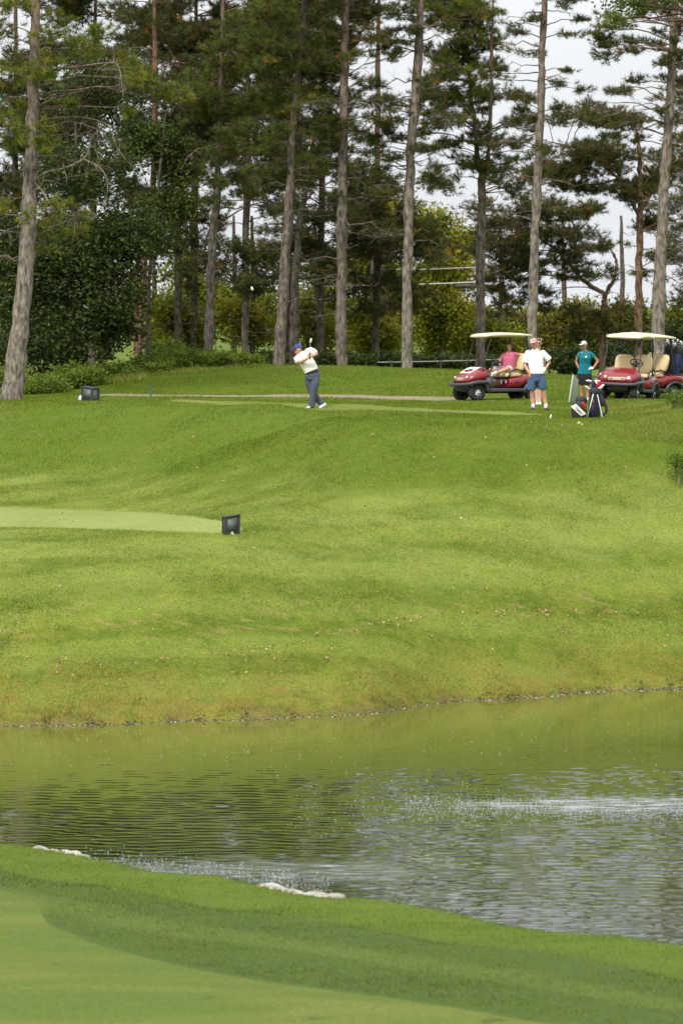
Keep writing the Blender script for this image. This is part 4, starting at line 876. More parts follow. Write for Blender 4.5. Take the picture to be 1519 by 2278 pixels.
# stand bag: navy, with silver legs and covered woods
b0 = hit(1322, 929, 108, 130); bag = empty('golf_bag', b0); tag(bag, 'navy stand bag full of irons with a red and white knitted club cover', 'golf bag', BAGS)
part('bag_body', [tube([(-.03, .02, .03), (-.01, 0, .30), (.0, -.0, .62), (.0, 0, .80)], [(.15, .11), (.14, .115), (.125, .11), (.135, .12)], 16, side=(1, 0, 0))], K_NAVY, bag)
part('bag_collar', [tube([(.0, 0, .78), (.0, 0, .84)], [(.14, .125), (.14, .125)], 16, side=(1, 0, 0))], K_BLACK, bag)
part('pocket', [tube([(-.07, -.10, .08), (-.07, -.115, .25), (-.05, -.10, .42)], [(.07, .04), (.075, .05), (.06, .035)], 12, side=(1, 0, 0))], K_NAVY, bag)
part('stand_leg', [tube([(.06, -.10, .72), (.175, -.17, 0)], [.013, .013], 8)], K_PANEL, bag)
part('stand_leg', [tube([(-.04, -.11, .74), (-.13, -.2, .30)], [.013, .013], 8), tube([(-.13, -.2, .30), (-.20, -.24, 0)], [.008, .008], 8)], K_PANEL, bag)
part('strap', [tube(catmull([(.11, 0, .74), (.19, 0, .60), (.26, 0, .38), (.28, 0, .20), (.20, 0, .08)], 4), [(.035, .02)] * 17, 8, side=(1, 0, 0))], K_BLACK, bag)
part('side_pouch', [tube([(.15, .0, .62), (.18, 0, .50), (.18, 0, .40)], [(.05, .05), (.06, .06), (.05, .05)], 10)], K_BLACK, bag)
part('key_ring', [tube([(-.05, -.13, .56), (-.04, -.14, .48)], [.016, .02], 8)], mat('brass', (.35, .22, .05, 1), .35, .1, 9, metal=.8), bag)
for k, (dx, dz, yw, fl) in enumerate([(-.16, .95, 2.6, 1), (-.11, .90, 2.9, 1), (-.07, .97, .3, 1), (-.04, .88, .2, 1), (.02, .90, .4, 1), (.07, .89, .2, 1), (.10, .93, .1, 1), (.14, .99, 0, 1), (-.02, .85, 2.8, 1)]):
    club(bag, (dx * .3, 0, .5), (dx, -.03 + .03 * (k % 3), dz), 'iron', K_CHROME, yw, fl)
club(bag, (-.02, .03, .5), (-.10, .04, 1.15), 'wood', K_CHROME, 3.0)
cv = part('club_cover', [tube([(.01, .02, .82), (-.01, .02, .98), (-.02, .02, 1.10)], [.05, .075, .055], 14)], mat('navy_knit', (.012, .014, .05, 1), .9, .1, 30, .004, 90), bag)
cv = part('club_cover', [tube([(.06, .02, .86), (.085, .02, 1.02), (.11, .02, 1.10)], [.032, .055, .062], 14)], K_KNIT_R, bag); cv['label'] = 'red knitted head cover'
cv = part('club_cover', [tube([(.02, .04, .98), (.035, .04, 1.10), (.04, .04, 1.145)], [.035, .062, .050], 14), tube([(.08, .04, 1.12), (.11, .04, 1.14)], [.045, .035], 12)], K_KNIT_W, bag); cv['label'] = 'white knitted head cover'
bag.scale = (1, 1, .76)
# black bag lying back against it, with a white name panel
b1 = hit(1288, 930, 108, 130); bag2 = empty('golf_bag', b1); tag(bag2, 'black and red golf bag with a slanting white name panel', 'golf bag', BAGS)
part('bag_body', [tube([(-.01, .02, .06), (-.01, .03, .30), (.02, .05, .56), (.045, .06, .70)], [(.19, .13), (.20, .14), (.165, .12), (.14, .12)], 18, side=(1, 0, 0))], K_BLACK, bag2)
part('bag_collar', [tube([(.045, .06, .66), (.055, .065, .76)], [(.155, .125), (.155, .125)], 18, side=(1, 0, 0))], K_BLACK, bag2)
part('red_pocket', [tube([(.075, -.06, .62), (.12, -.07, .50), (.145, -.06, .34)], [(.055, .03), (.055, .035), (.035, .02)], 10, side=(1, 0, 0))], K_RED, bag2)
Mp = Matrix.Translation((-.035, -.145, .32)) @ Matrix.Rotation(R(-34), 4, 'Y') @ Matrix.Rotation(R(-6), 4, 'X')
pn = part('name_panel', [box(-.085, .085, -.012, .012, -.24, .24, Mp)], K_PANEL, bag2, .03)
tx = bpy.data.curves.new('lettering', 'FONT'); tx.body = 'Titleist'; tx.size = .115; tx.shear = .3; tx.extrude = .002; tx.align_x = 'CENTER'; tx.align_y = 'CENTER'; tx.offset = .001
to = bpy.data.objects.new('tmp_text', tx); COL.objects.link(to); dg = bpy.context.evaluated_depsgraph_get(); tm = bpy.data.meshes.new_from_object(to.evaluated_get(dg)); bpy.data.objects.remove(to)
tm.materials.clear(); tm.materials.append(K_BLACK); lt = bpy.data.objects.new('lettering', tm); COL.objects.link(lt); lt.parent = pn
lt.matrix_local = Mp @ Matrix.Translation((0, -.0155, 0)) @ Matrix.Rotation(R(90), 4, 'Y') @ Matrix.Rotation(R(90), 4, 'X')
bag2.scale = (.92, 1, .60)
# bags standing on the carts
def cart_bag(cartobj, y, m, label, seed, x=-1.0, zt=.80):
    rr = np.random.default_rng(seed); r = empty('golf_bag', (0, 0, 0)); r.matrix_world = cartobj.matrix_world @ Matrix.Translation((x, y, .735)) @ Matrix.Rotation(R(-6), 4, 'Y'); tag(r, label, 'golf bag', BAGS)
    part('bag_body', [tube([(0, 0, .03), (0, 0, .35), (0, 0, .62)], [(.13, .13), (.135, .14), (.125, .13)], 16)], m, r); part('bag_collar', [tube([(0, 0, .60), (0, 0, .67)], [.14, .14], 16)], K_BLACK, r)
    part('pocket', [tube([(-.13, 0, .10), (-.14, 0, .26), (-.12, 0, .42)], [(.05, .10), (.055, .11), (.04, .09)], 12, side=(1, 0, 0))], m, r)
    for k in range(9):
        a = rr.uniform(0, 6.3); q = rr.uniform(.03, .11); club(r, (math.cos(a) * q * .6, math.sin(a) * q * .6, .4), (math.cos(a) * q * 1.5, math.sin(a) * q * 1.5, rr.uniform(.76, .92)), 'iron' if k > 1 else 'wood', K_CHROME if k else K_BLUE, rr.uniform(0, 6.3))
cart_bag(cart, .22, K_BLACK, 'black golf bag strapped to the first cart, behind the man in white', 3)
cart_bag(cart_c, .26, K_BLUE, 'blue golf bag on the back of the cart at the right edge, the nearer one', 4)
cart_bag(cart_c, -.20, K_NAVY, 'dark golf bag on the back of the cart at the right edge, the farther one', 5)

# ------------------------------------------------------------------ tee furniture
F_GREEN = mat('faded_green_board', (.115, .145, .115, 1), .55, .1, 5, .001, 40)
F_GREEN2 = mat('inset_green_board', (.090, .118, .092, 1), .5, .08, 5)
F_FRAME = mat('dark_recycled_plastic', (.030, .030, .032, 1), .6, .2, 10, .002, 50)
F_SIGN = mat('pale_grey_green_sign', (.27, .315, .25, 1), .5, .06, 4)
F_EDGE = mat('pale_sign_edge', (.50, .54, .45, 1), .5, .05, 6)
def tee_box(px, py, rz, label, w, h, d, d0=95, d1=135, slope=0.0, lean=0):
    b = hit(px, py, d0, d1); r = empty('tee_box', b, R(rz)); tag(r, label, 'tee box', 'dark framed boxes beside the teeing grounds')
    hw, hd = w / 2, d / 2
    def topz(x): return h + slope * x
    V = []; 
    for x in (-hw, hw):
        for y in (-hd, hd): V += [(x, y, -.03), (x, y, topz(x))]
    q = [np.array([(0, 1, 3, 2), (4, 6, 7, 5), (0, 4, 5, 1), (2, 3, 7, 6), (1, 5, 7, 3), (0, 2, 6, 4)])]
    part('case', [(V, q)], F_GREEN, r)
    t = .022
    for x in (-hw, hw):
        for y in (-hd, hd): part('corner_post', [box(x - t, x + t, y - t, y + t, -.04, topz(x) + .005)], F_FRAME, r, .004, False)
    ps = []
    A = [(-hw - .03, -hd - .03), (hw + .03, -hd - .03), (hw + .03, hd + .03), (-hw - .03, hd + .03)]
    V = [(x, y, topz(x) + .004) for x, y in A] + [(x, y, topz(x) + .034) for x, y in A]
    part('lid', [(np.array(V), [np.array([(3, 2, 1, 0), (4, 5, 6, 7), (0, 1, 5, 4), (1, 2, 6, 5), (2, 3, 7, 6), (3, 0, 4, 7)])])], F_FRAME, r, .006)
    a0, a1 = -hw * .62, hw * .62
    V = np.array([(a0, -hd - .004, h * .16), (a1, -hd - .004, h * .16), (a1, -hd - .004, topz(a1) - h * .16), (a0, -hd - .004, topz(a0) - h * .16)]); V2 = V + [0, .003, 0]
    part('panel', [(np.concatenate([V, V2]), [np.array([(0, 1, 2, 3), (7, 6, 5, 4), (0, 4, 5, 1), (1, 5, 6, 2), (2, 6, 7, 3), (3, 7, 4, 0)])])], F_GREEN2, r)
    part('rim', [box(a0 - .01, a0, -hd - .008, -hd - .002, h * .16, topz(a0) - h * .16), box(a1, a1 + .01, -hd - .008, -hd - .002, h * .16, topz(a1) - h * .16),
                 box(a0 - .01, a1 + .01, -hd - .008, -hd - .002, h * .16 - .012, h * .16)], F_FRAME, r)
tee_box(514, 1187, 24, 'dark framed green box at the tip of the lower teeing ground', .32, .365, .13, slope=.13)
tee_box(202, 891, -38, 'dark framed green box near the left end of the upper tee', .34, .33, .26, 110, 132, slope=-.12)
b = hit(1287, 931, 108, 130); b = Vector(((1279 - CX) / F * 121, 121, 0)); b.z = gz(b.x, b.y)
sg_ = empty('tee_sign', b); tag(sg_, 'large pale grey green board on dark legs, seen almost edge on beside the golf bags', 'sign')
f_ = lambda px, py, y=0: ((px - 1279) / F * 121, y, CH - (py - HY) / F * 121 - b.z)
c4 = [f_(1274, 835, -.36), f_(1288, 845, .42), f_(1283, 902, .42), f_(1265, 893, -.36)]
nrm = Vector(c4[1]) - Vector(c4[0]); nn = nrm.cross(Vector(c4[3]) - Vector(c4[0])).normalized() * .035
V = [tuple(v) for v in c4] + [tuple(Vector(v) + nn) for v in c4]
cube6 = [np.array([(0, 1, 2, 3), (7, 6, 5, 4), (0, 4, 5, 1), (1, 5, 6, 2), (2, 6, 7, 3), (3, 7, 4, 0)])]
part('board', [(V, cube6)], F_SIGN, sg_, .006)
e0, e1 = Vector(c4[0]), Vector(c4[3]); part('board_edge', [tube([tuple(e0 + nn * .5), tuple(e1 + nn * .5)], [(.018, .022)] * 2, 8)], F_EDGE, sg_)
for fx, yy in ((1272, -.2), (1284, .25)): part('leg', [tube([f_(fx, 897, yy), f_(fx - 5, 931, yy)], [.014, .014], 8)], F_FRAME, sg_)
# stakes, markers, litter
b = hit(336, 886, 110, 134); o = empty('marker_stake', b); tag(o, 'blue green stake standing at the left end of the cart path', 'stake')
part('stake', [box(-.026, .026, -.02, .02, -.05, .335)], mat('teal_paint', (.055, .10, .095, 1), .6, .12, 6), o, .006, False); part('stake_cap', [box(-.029, .029, -.023, .023, .336, .352)], F_FRAME, o, .004)
b = hit(178, 888, 110, 132); o = empty('ball_washer_cup', b); tag(o, 'small white cup with a pale blue side left of the upper dark box', 'cup')
part('cup', [tube([(.02, 0, .01), (.03, 0, .085)], [.038, .045], 12)], C_WHITE, o); part('label_band', [tube([(-.03, -.01, .02), (-.026, -.01, .06)], [.022, .024], 10)], mat('pale_blue_plastic', (.25, .42, .52, 1), .4, .05, 6), o)
M_TEE = mat('white_paint', (.80, .80, .74, 1), .5, .04, 8)
b = hit(517, 1189, 95, 125); o = part('tee_marker', [tube([(-.035, 0, -.01), (-.004, 0, .055)], [.012, .008], 8), tube([(.028, 0, -.01), (.004, 0, .05)], [.012, .008], 8)], M_TEE, None); o.location = b; tag(o, 'small white marker in the grass in front of the lower box', 'tee marker')
b = hit(1224, 931, 108, 130); o = part('tee_marker', [tube([(-.006, 0, .0), (.010, 0, .075)], [.016, .020], 8)], M_TEE, None); o.location = b; tag(o, 'small white marker on the turf to the right of the man in white', 'tee marker')
b = hit(1186, 914, 108, 130); 
M_LEAFY = mat('pale_yellow_leaf', (.62, .60, .26, 1), .7, .12, 9)
def big_leaf(px, py, s, label, rz):
    b = hit(px, py, 105, 130); V = [(-s, -.01, .0), (-.4 * s, -.03, .5 * s), (.2 * s, 0, .95 * s), (.7 * s, .01, .55 * s), (s, 0, .1 * s), (.1 * s, -.02, -.02)]
    V = V + [(x, y + .012, z) for x, y, z in V]; Fs = [np.array([(0, 1, 2, 3, 4, 5), (11, 10, 9, 8, 7, 6)]), np.array([(k, (k + 1) % 6 + 0, (k + 1) % 6 + 6, k + 6) for k in range(6)])]
    o = part('fallen_leaf', [(V, Fs)], M_LEAFY, None, smooth=False); o.location = b; o.rotation_euler = (0, 0, R(rz)); tag(o, label, 'leaf', 'pale fallen leaves in front of the golf bags')
big_leaf(1286, 942, .055, 'larger pale yellow leaf on the turf in front of the golf bags', 10); big_leaf(1293, 945, .032, 'smaller pale yellow leaf just right of the larger one below the bags', -20)
# golf ball in the air, seen against the dark trees
bm = bmesh.new(); bmesh.ops.create_icosphere(bm, subdivisions=3, radius=.026); me = bpy.data.meshes.new('golf_ball'); bm.to_mesh(me); bm.free(); me.materials.append(M_TEE)
o = bpy.data.objects.new('golf_ball', me); COL.objects.link(o); o.location = P(561, 642, 117); o.scale = (1.1, 1.1, 1.9); o.rotation_euler = (0, R(-20), 0); tag(o, 'white golf ball flying in front of the dark trees', 'golf ball')
# overhead wires and a pale rail seen through the trees
M_WIRE = mat('pale_cable', (.60, .60, .56, 1), .5, .05, 4); M_POLE = mat('weathered_pole', (.10, .09, .085, 1), .8, .15, 5)
def pole(px, D, ytop, label):
    X = (px - CX) / F * D; b = (X, D, gz(X, D)); h = CH - (ytop - HY) / F * D - b[2]; r = empty('utility_pole', b); tag(r, label, 'pole', 'utility poles beyond the pines')
    part('pole', [tube([(0, 0, -.3), (0, 0, h)], [.16, .11], 12)], M_POLE, r); part('crossarm', [box(-.9, .9, -.06, .06, h - 1.0, h - .85)], M_POLE, r)
pole(832, 178, 560, 'grey utility pole between the straight pine and the pale middle pine'); pole(1068, 178, 580, 'utility pole hidden behind the forked pine')
pole(640, 178, 560, 'utility pole hidden behind the pine next to the golfer')
def wire(pts, D, r, label, n='overhead_cable'):
    q = catmull([W3(x, y, D) for x, y in pts], 6); V, Fs = tube(q, [r] * len(q), 6); o = part(n, [(V, Fs)], M_WIRE, None); tag(o, label, 'cable', 'pale overhead cables beyond the pines')
wire([(832, 599), (950, 599), (1068, 594)], 177.8, .014, 'upper pale cable running between the poles behind the middle pine')
wire([(640, 640), (735, 637), (832, 634)], 177.8, .016, 'lower cable on the left of the grey pole behind the golfer')
wire([(832, 634), (950, 632), (1068, 627)], 177.8, .024, 'thick lower pale cable behind the middle pine')
r = empty('rail_fence', (0, 156, gz(0, 156))); tag(r, 'low pale rail running behind the mound near the first cart', 'fence')
zb = gz(0, 156); g_ = lambda px, py: tuple(np.array(W3(px, py, 156.)) - [0, 156, zb])
part('rail', [tube([g_(840, 806), g_(960, 804), g_(1070, 801), g_(1175, 797)], [.014] * 4, 8)], M_WIRE, r)
for px in (870, 980, 1095, 1170): part('post', [tube([g_(px, 803), tuple(np.array(g_(px, 803)) * [1, 1, 0] + [0, 0, -.3])], [.03, .03], 8)], M_POLE, r)
# fallen leaves and dry tufts strewn over the bank
def litter():
    cv = lambda x: np.interp(x, [0, 300, 640, 880, 1000, 1519], [1462, 1478, 1432, 1378, 1362, 1356])
    xa = RNG.uniform(0, 1519, 300); ya = cv(xa) + np.abs(RNG.normal(0, 5, 300)) + (RNG.uniform(0, 1, 300) < .45) * RNG.uniform(0, 60, 300)
    px = np.concatenate([RNG.uniform(0, 1519, 200), xa]); py = np.concatenate([RNG.uniform(935, 1560, 200), ya]); mb = MB(); m0 = []
    D = np.linspace(95, 125, 1500)
    for a, b in zip(px, py):
        x = (a - CX) / F * D; z = CH - (b - HY) / F * D; i = int(np.argmax(z < ground(x, D))); p = np.array([x[i], D[i], gz(x[i], D[i]) + .045]); k = RNG.integers(1, 5)
        m0.append(p + RNG.normal(0, 1, (k, 3)) * [.09, .12, .006])
    C = np.concatenate(m0); leaves(mb, C, .055, RNG.uniform(0, 1, len(C)))
    return tag(mb.build('fallen_leaves', foliage_mat('dry_leaf_litter', [(0, (.20, .10, .05)), (.5, (.38, .25, .12)), (1, (.52, .42, .22))], .2), smooth=False, tint=True), 'tan dry leaves and clippings scattered over the bank', 'leaves', kind='stuff')
litter()
# ------------------------------------------------------------------ people
SKIN = mat('skin', (.52, .27, .18, 1), .55, .08, 6, .0015, 60, sub=1)
SKIN_T = mat('tanned_skin', (.40, .19, .11, 1), .55, .08, 6, .0015, 60)
SKIN_P = mat('pale_skin', (.62, .38, .28, 1), .55, .06, 6)
H_BROWN = mat('brown_hair', (.060, .032, .018, 1), .6, .25, 14, .004, 60, stretch=(1, 1, .3)); H_GREY = mat('grey_hair', (.20, .17, .14, 1), .6, .2, 14)
E_DARK = mat('eye_dark', (.02, .015, .012, 1), .2, .1, 9); LIP = mat('lips', (.36, .12, .10, 1), .5, .08, 9)
def cloth(name, c, var=.07, bump=.012): return mat(name, c, .85, var, 5, bump, 7, stretch=(1, 1, .55), spec=.2)
T_WHITE = cloth('white_polo_cotton', (.78, .78, .80, 1)); T_CREAM = cloth('warm_white_polo', (.84, .82, .77, 1)); T_PINK = cloth('rose_pink_polo', (.50, .115, .20, 1)); T_TEAL = cloth('teal_polo', (.010, .15, .19, 1), .1)
T_NAVYG = cloth('slate_trousers', (.085, .095, .135, 1), .1, .016); T_BLUE = cloth('denim_blue_shorts', (.060, .105, .19, 1), .14); T_BLACK = cloth('black_skort', (.022, .018, .022, 1)); T_OFF = cloth('off_white_shorts', (.72, .66, .62, 1)); T_DARK = cloth('charcoal_top', (.04, .04, .05, 1))
CAP_BLUE = cloth('royal_blue_cap', (.05, .075, .24, 1)); CAP_PINK = cloth('faded_pink_cap', (.62, .30, .28, 1)); CAP_GREY = cloth('light_grey_cap', (.50, .50, .54, 1))
SH_WHITE = mat('white_shoe_leather', (.72, .74, .70, 1), .4, .06, 9); SH_BROWN = mat('brown_shoe_leather', (.055, .025, .022, 1), .45, .12, 9); SOCK = cloth('white_sock', (.80, .80, .80, 1)); GLOVE = cloth('white_glove', (.78, .78, .76, 1)); BELT = mat('black_belt', (.012, .012, .014, 1), .4, .1, 9)
def lerp(a, b, t): return tuple(a[i] + (b[i] - a[i]) * t for i in range(3))
def V3(p): return np.array(p, float)
def head_pieces(c, look, up=(0, 0, 1), s=1.0):
    """head centred at c, looking along look; returns pieces and a frame function"""
    f = unit(V3(look)); u = V3(up) - f * np.dot(up, f); u = unit(u); r = np.cross(f, u)     # r: to the viewer's left of the face when it looks at us
    c = V3(c); g = lambda x, y, z: tuple(c + (r * x + f * y + u * z) * s)
    ps = [tube([g(0, -.010, .025), g(0, -.012, .055)], [(.074 * s, .090 * s), (.068 * s, .084 * s)], 16, side=tuple(r), e0=.3, e1=.85),
          tube([g(0, -.004, .06), g(0, .004, .0), g(0, .018, -.055), g(0, .034, -.098)], [(.074 * s, .088 * s), (.072 * s, .088 * s), (.058 * s, .070 * s), (.030 * s, .034 * s)], 16, side=tuple(r)),
          tube([g(0, .083, .016), g(0, .100, -.014), g(0, .106, -.026)], [(.010 * s, .010 * s), (.013 * s, .013 * s), (.016 * s, .010 * s)], 8, side=tuple(r)),
          tube([g(-.05, .074, .030), g(0, .088, .036), g(.05, .074, .030)], [.010 * s] * 3, 8), tube([g(-.022, .090, -.058), g(.022, .090, -.058)], [.009 * s] * 2, 8)]
    for q in (-1, 1): ps.append(tube([g(q * .076, -.005, .022), g(q * .080, -.010, -.020)], [(.008 * s, .020 * s), (.007 * s, .014 * s)], 8, side=tuple(r)))
    return ps, g, r, f, u
def hand_pieces(w, d, palm_n, s=1.0, curl=.5, mirror=1, spread=.15):
    """w wrist, d pointing direction, palm_n palm normal; five fingers curling towards the palm"""
    w = V3(w); d = unit(V3(d)); n = unit(V3(palm_n) - d * np.dot(palm_n, d)); sd_ = np.cross(d, n) * mirror; ps = []
    ps.append(tube([w, w + d * .045 * s, w + d * .085 * s], [(.026 * s, .017 * s), (.040 * s, .016 * s), (.041 * s, .013 * s)], 10, side=tuple(sd_)))
    for k, (o, L) in enumerate([(-.030, .066), (-.010, .074), (.010, .070), (.029, .056)]):
        p = w + d * .085 * s + sd_ * o * s; pts = [p]; a = 0; dd = unit(d + sd_ * o * spread * 20)
        for j, fr in enumerate((.42, .32, .26)):
            a += curl * (.7 if j == 0 else 1); v = dd * math.cos(a) + n * math.sin(a); pts.append(pts[-1] + v * L * fr * s)
        ps.append(tube(pts, [.0095 * s, .009 * s, .0085 * s, .0075 * s], 8))
    p = w + d * .025 * s - sd_ * .028 * s; q = p + unit(d * .7 - sd_ * .8 + n * .25) * .035 * s; ps.append(tube([p, q, q + unit(d * .9 - sd_ * .2 + n * .5) * .032 * s], [.013 * s, .011 * s, .009 * s], 8))
    return ps
def cap(root, g, r, f, u, m, s=1.0, brim=None, name='cap'):
    ps = [tube([g(0, -.008, .040), g(0, -.012, .075)], [(.086 * s, .102 * s), (.080 * s, .096 * s)], 18, side=tuple(r), e0=.08, e1=.85)]
    o = remesh(name, ps, m, .006, 2, root)
    ps = [tube([g(0, .065, .052), g(0, .115, .046), g(0, .155, .034), g(0, .168, .029)], [(.074 * s, .007 * s), (.072 * s, .006 * s), (.055 * s, .005 * s), (.03 * s, .004 * s)], 16, side=tuple(r))]
    b = remesh('brim', ps, brim or m, .004, 1, o); return o
def eyes(root, g, s=1.0, lips=True):
    part('eyes', [tube([g(-.034, .082, .012), g(-.026, .084, .012)], [.008 * s] * 2, 8), tube([g(.026, .084, .012), g(.034, .082, .012)], [.008 * s] * 2, 8)], E_DARK, root)
    if lips: part('mouth', [tube([g(-.024, .094, -.058), g(0, .099, -.057), g(.024, .094, -.058)], [.0055 * s] * 3, 8)], LIP, root)
def shoe(name, root, heel, toe, m, w=.045, h=.05, sole=True):
    a, b = V3(heel), V3(toe); d = unit(b - a); sd_ = unit(np.cross(d, (0, 0, 1))); up = np.cross(sd_, d)
    ps = [tube([a + up * h * .9, a + d * .09 + up * h * .95, a + (b - a) * .62 + up * h * .60, b - d * .03 + up * h * .45], [(w * .78, h * .95), (w * .85, h * .95), (w, h * .62), (w * .8, h * .42)], 12, side=tuple(sd_))]
    return remesh(name, ps, m, .006, 2, root)
def person_frame(px0, py0, Dp, zg=None):
    X = (px0 - CX) / F * Dp; base = Vector((X, Dp, CH - (py0 - HY) / F * Dp)); s = Dp / F
    return base, (lambda px, py, y=0.0: ((px - px0) * s, y, (py0 - py) * s))

# --- man in the white polo shirt
Dm = hit(1198, 912, 112, 132).y; bx = (1198 - CX) / F * Dm; pyb = HY + (CH - gz(bx, Dm)) * F / Dm
base, q = person_frame(1198, pyb, Dm); dy = pyb - 910.5; Q = lambda x, y, d=0: q(x, y + dy, d)
man = empty('person', base); tag(man, 'standing man in white polo, blue shorts and faded pink cap, gloved hand on hip', 'person')
hc = Q(1186.5, 763.5, -.02); hp, g, r_, f_h, u_ = head_pieces(hc, (-.35, -1, -.05), s=1.0)
body = hp + [tube([Q(1187.5, 771, .0), Q(1188.8, 782, .02)], [.056, .062], 12),
    tube([Q(1189, 784, .02), Q(1191, 800, .0), Q(1193, 820, 0), Q(1193, 838, 0)], [(.15, .09), (.165, .11), (.16, .12), (.15, .115)], 16, side=(1, 0, 0)),
    tube([Q(1171, 783, .02), Q(1168, 796, 0), Q(1166.5, 810, -.02)], [.050, .046, .040], 10), tube([Q(1166.5, 810, -.02), Q(1171, 820, -.08), Q(1176, 827.5, -.12)], [.040, .036, .026], 10),
    tube([Q(1208, 783, .02), Q(1215, 794, .02), Q(1221.5, 804.5, .03)], [.050, .046, .040], 10), tube([Q(1221.5, 804.5, .03), Q(1217, 812, -.0), Q(1212.5, 818.5, -.05)], [.040, .036, .027], 10),
    tube([Q(1185, 838, 0), Q(1183.5, 856, -.01), Q(1182.8, 869, -.01), Q(1183.8, 884, .03), Q(1185.2, 902, .0)], [.092, .075, .056, .058, .036], 12),
    tube([Q(1201, 838, 0), Q(1205, 856, -.01), Q(1207.8, 868, -.01), Q(1210.5, 884, .03), Q(1213.5, 902, .0)], [.092, .075, .056, .058, .036], 12)]
body += hand_pieces(Q(1176, 827.5, -.12), (.15, -.1, -1), (.5, .5, 0), curl=.3, mirror=1)
remesh('body', body, SKIN, .006, 2, man); eyes(man, g)
cap(man, g, r_, f_h, u_, CAP_PINK)
remesh('hair', [tube([g(0, -.045, .03), g(0, -.055, -.03)], [(.078, .055), (.066, .04)], 12, side=tuple(r_))], H_GREY, .007, 1, man)
sh = [tube([Q(1188.5, 778.5, .02), Q(1189, 784, .02), Q(1190, 796, .0), Q(1192, 812, -.01), Q(1193.5, 824, -.01), Q(1193.5, 829.5, -.01)], [(.10, .075), (.190, .105), (.200, .130), (.190, .142), (.186, .142), (.188, .144)], 20, side=(1, 0, 0), e0=.85, e1=.14),
      tube([Q(1174, 783, .02), Q(1170, 793, 0), Q(1167, 805, -.01)], [.074, .076, .082], 12, e0=.85, e1=.14), tube([Q(1206, 783, .02), Q(1213.5, 791, .02), Q(1221, 799, .02)], [.074, .076, .080], 12, e0=.85, e1=.14),
      tube([Q(1183, 778, -.04), Q(1188, 782.5, -.085), Q(1194, 778, -.03)], [.016] * 3, 8, e0=.85, e1=.14)]
so = remesh('polo_shirt', sh, T_WHITE, .008, 2, man)
part('placket', [tube([Q(1188.3, 783, -.108), Q(1188.8, 793, -.138)], [(.016, .004)] * 2, 8, side=(1, 0, 0))], T_CREAM, so)
remesh('shorts', [tube([Q(1193, 824, 0), Q(1193, 832, 0), Q(1193, 844, 0)], [(.18, .135), (.195, .14), (.185, .13)], 18, side=(1, 0, 0), e0=.14, e1=.6),
    tube([Q(1184, 840, 0), Q(1181.5, 853, -.01), Q(1181.0, 865.5, -.01)], [.115, .112, .112], 14, e0=.85, e1=.14), tube([Q(1202, 840, 0), Q(1205, 853, -.01), Q(1206.0, 863.5, -.01)], [.115, .110, .108], 14, e0=.85, e1=.14)], T_BLUE, .008, 2, man)
part('belt', [tube([Q(1193, 826, 0), Q(1193, 828, 0)], [(.184, .140)] * 2, 20, side=(1, 0, 0))], BELT, man)
remesh('glove', hand_pieces(Q(1213.5, 817.5, -.05), (-.75, -.35, -.6), (-.2, .6, -.2), s=1.05, curl=.25, mirror=1), GLOVE, .006, 1, man)
for a, t in ((Q(1186.5, 911.5, .10), Q(1179.5, 911.5, -.16)), (Q(1214, 911.5, .10), Q(1222.5, 911.5, -.13))):
    shoe('shoe', man, (a[0], a[1], .0), (t[0], t[1], .0), SH_BROWN)
for a in (Q(1185.2, 899, 0), Q(1213.4, 899, 0)): part('sock', [tube([a, (a[0], a[1], .07)], [.045, .044], 12)], SOCK, man)

# --- golfer in his follow through
Dg = hit(705, 909, 112, 132).y;  bx = (705 - CX) / F * Dg; pyb = HY + (CH - gz(bx, Dg)) * F / Dg
base, q = person_frame(705, pyb, Dg); dy = pyb - 908; Q = lambda x, y, d=0: q(x, y + dy, d)
gf = empty('person', base); tag(gf, 'golfer in white polo, slate trousers and blue cap after his swing', 'person')
hp, g, r_, f_h, u_ = head_pieces(Q(663.5, 777.5, -.02), (-.86, -.5, -.12), up=(-.22, 0, 1), s=1.06)
LH, RH = Q(688.0, 793.5, -.32), Q(690.5, 791.0, -.31)
body = hp + [tube([Q(666, 784, .0), Q(672, 790, .0)], [.058, .066], 12), tube([Q(674, 790, 0), Q(683, 806, 0), Q(692, 824, 0), Q(696, 834, 0)], [(.14, .09), (.15, .10), (.15, .11), (.15, .11)], 14, side=(1, 0, -.25)),
    tube([Q(661, 795, -.05), Q(664, 802, -.10), Q(669, 804.5, -.16)], [.052, .048, .044], 10), tube([Q(669, 804.5, -.16), Q(678, 799.5, -.25), Q(686, 794.5, -.31)], [.044, .042, .028], 10),
    tube([Q(692, 778, .0), Q(699, 781, -.06), Q(704, 786, -.10)], [.052, .048, .042], 10), tube([Q(704, 786, -.10), Q(698, 789.5, -.22), Q(691.5, 791.5, -.30)], [.042, .040, .028], 10),
    tube([Q(699, 832, 0), Q(699, 850, -.04), Q(698, 866, -.04), Q(695, 886, -.02), Q(693.5, 904, 0)], [.085, .075, .055, .050, .035], 12), tube([Q(688, 834, .03), Q(690, 852, .06), Q(694, 869, .08), Q(705, 885, .14), Q(717, 899, .18)], [.085, .075, .055, .050, .035], 12)]
body += hand_pieces(Q(685.5, 795, -.31), (.75, -.2, .5), (.2, 1, .2), s=1.0, curl=1.15, mirror=-1) + hand_pieces(Q(693.5, 791.5, -.29), (-.75, -.3, .1), (0, 1, .3), s=1.0, curl=1.15, mirror=1)
remesh('body', body, SKIN, .006, 2, gf); eyes(gf, g)
cap(gf, g, r_, f_h, u_, CAP_BLUE, 1.06)
remesh('hair', [tube([g(0, -.05, .03), g(0, -.058, -.03)], [(.078, .05), (.066, .036)], 12, side=tuple(r_))], H_BROWN, .007, 1, gf)
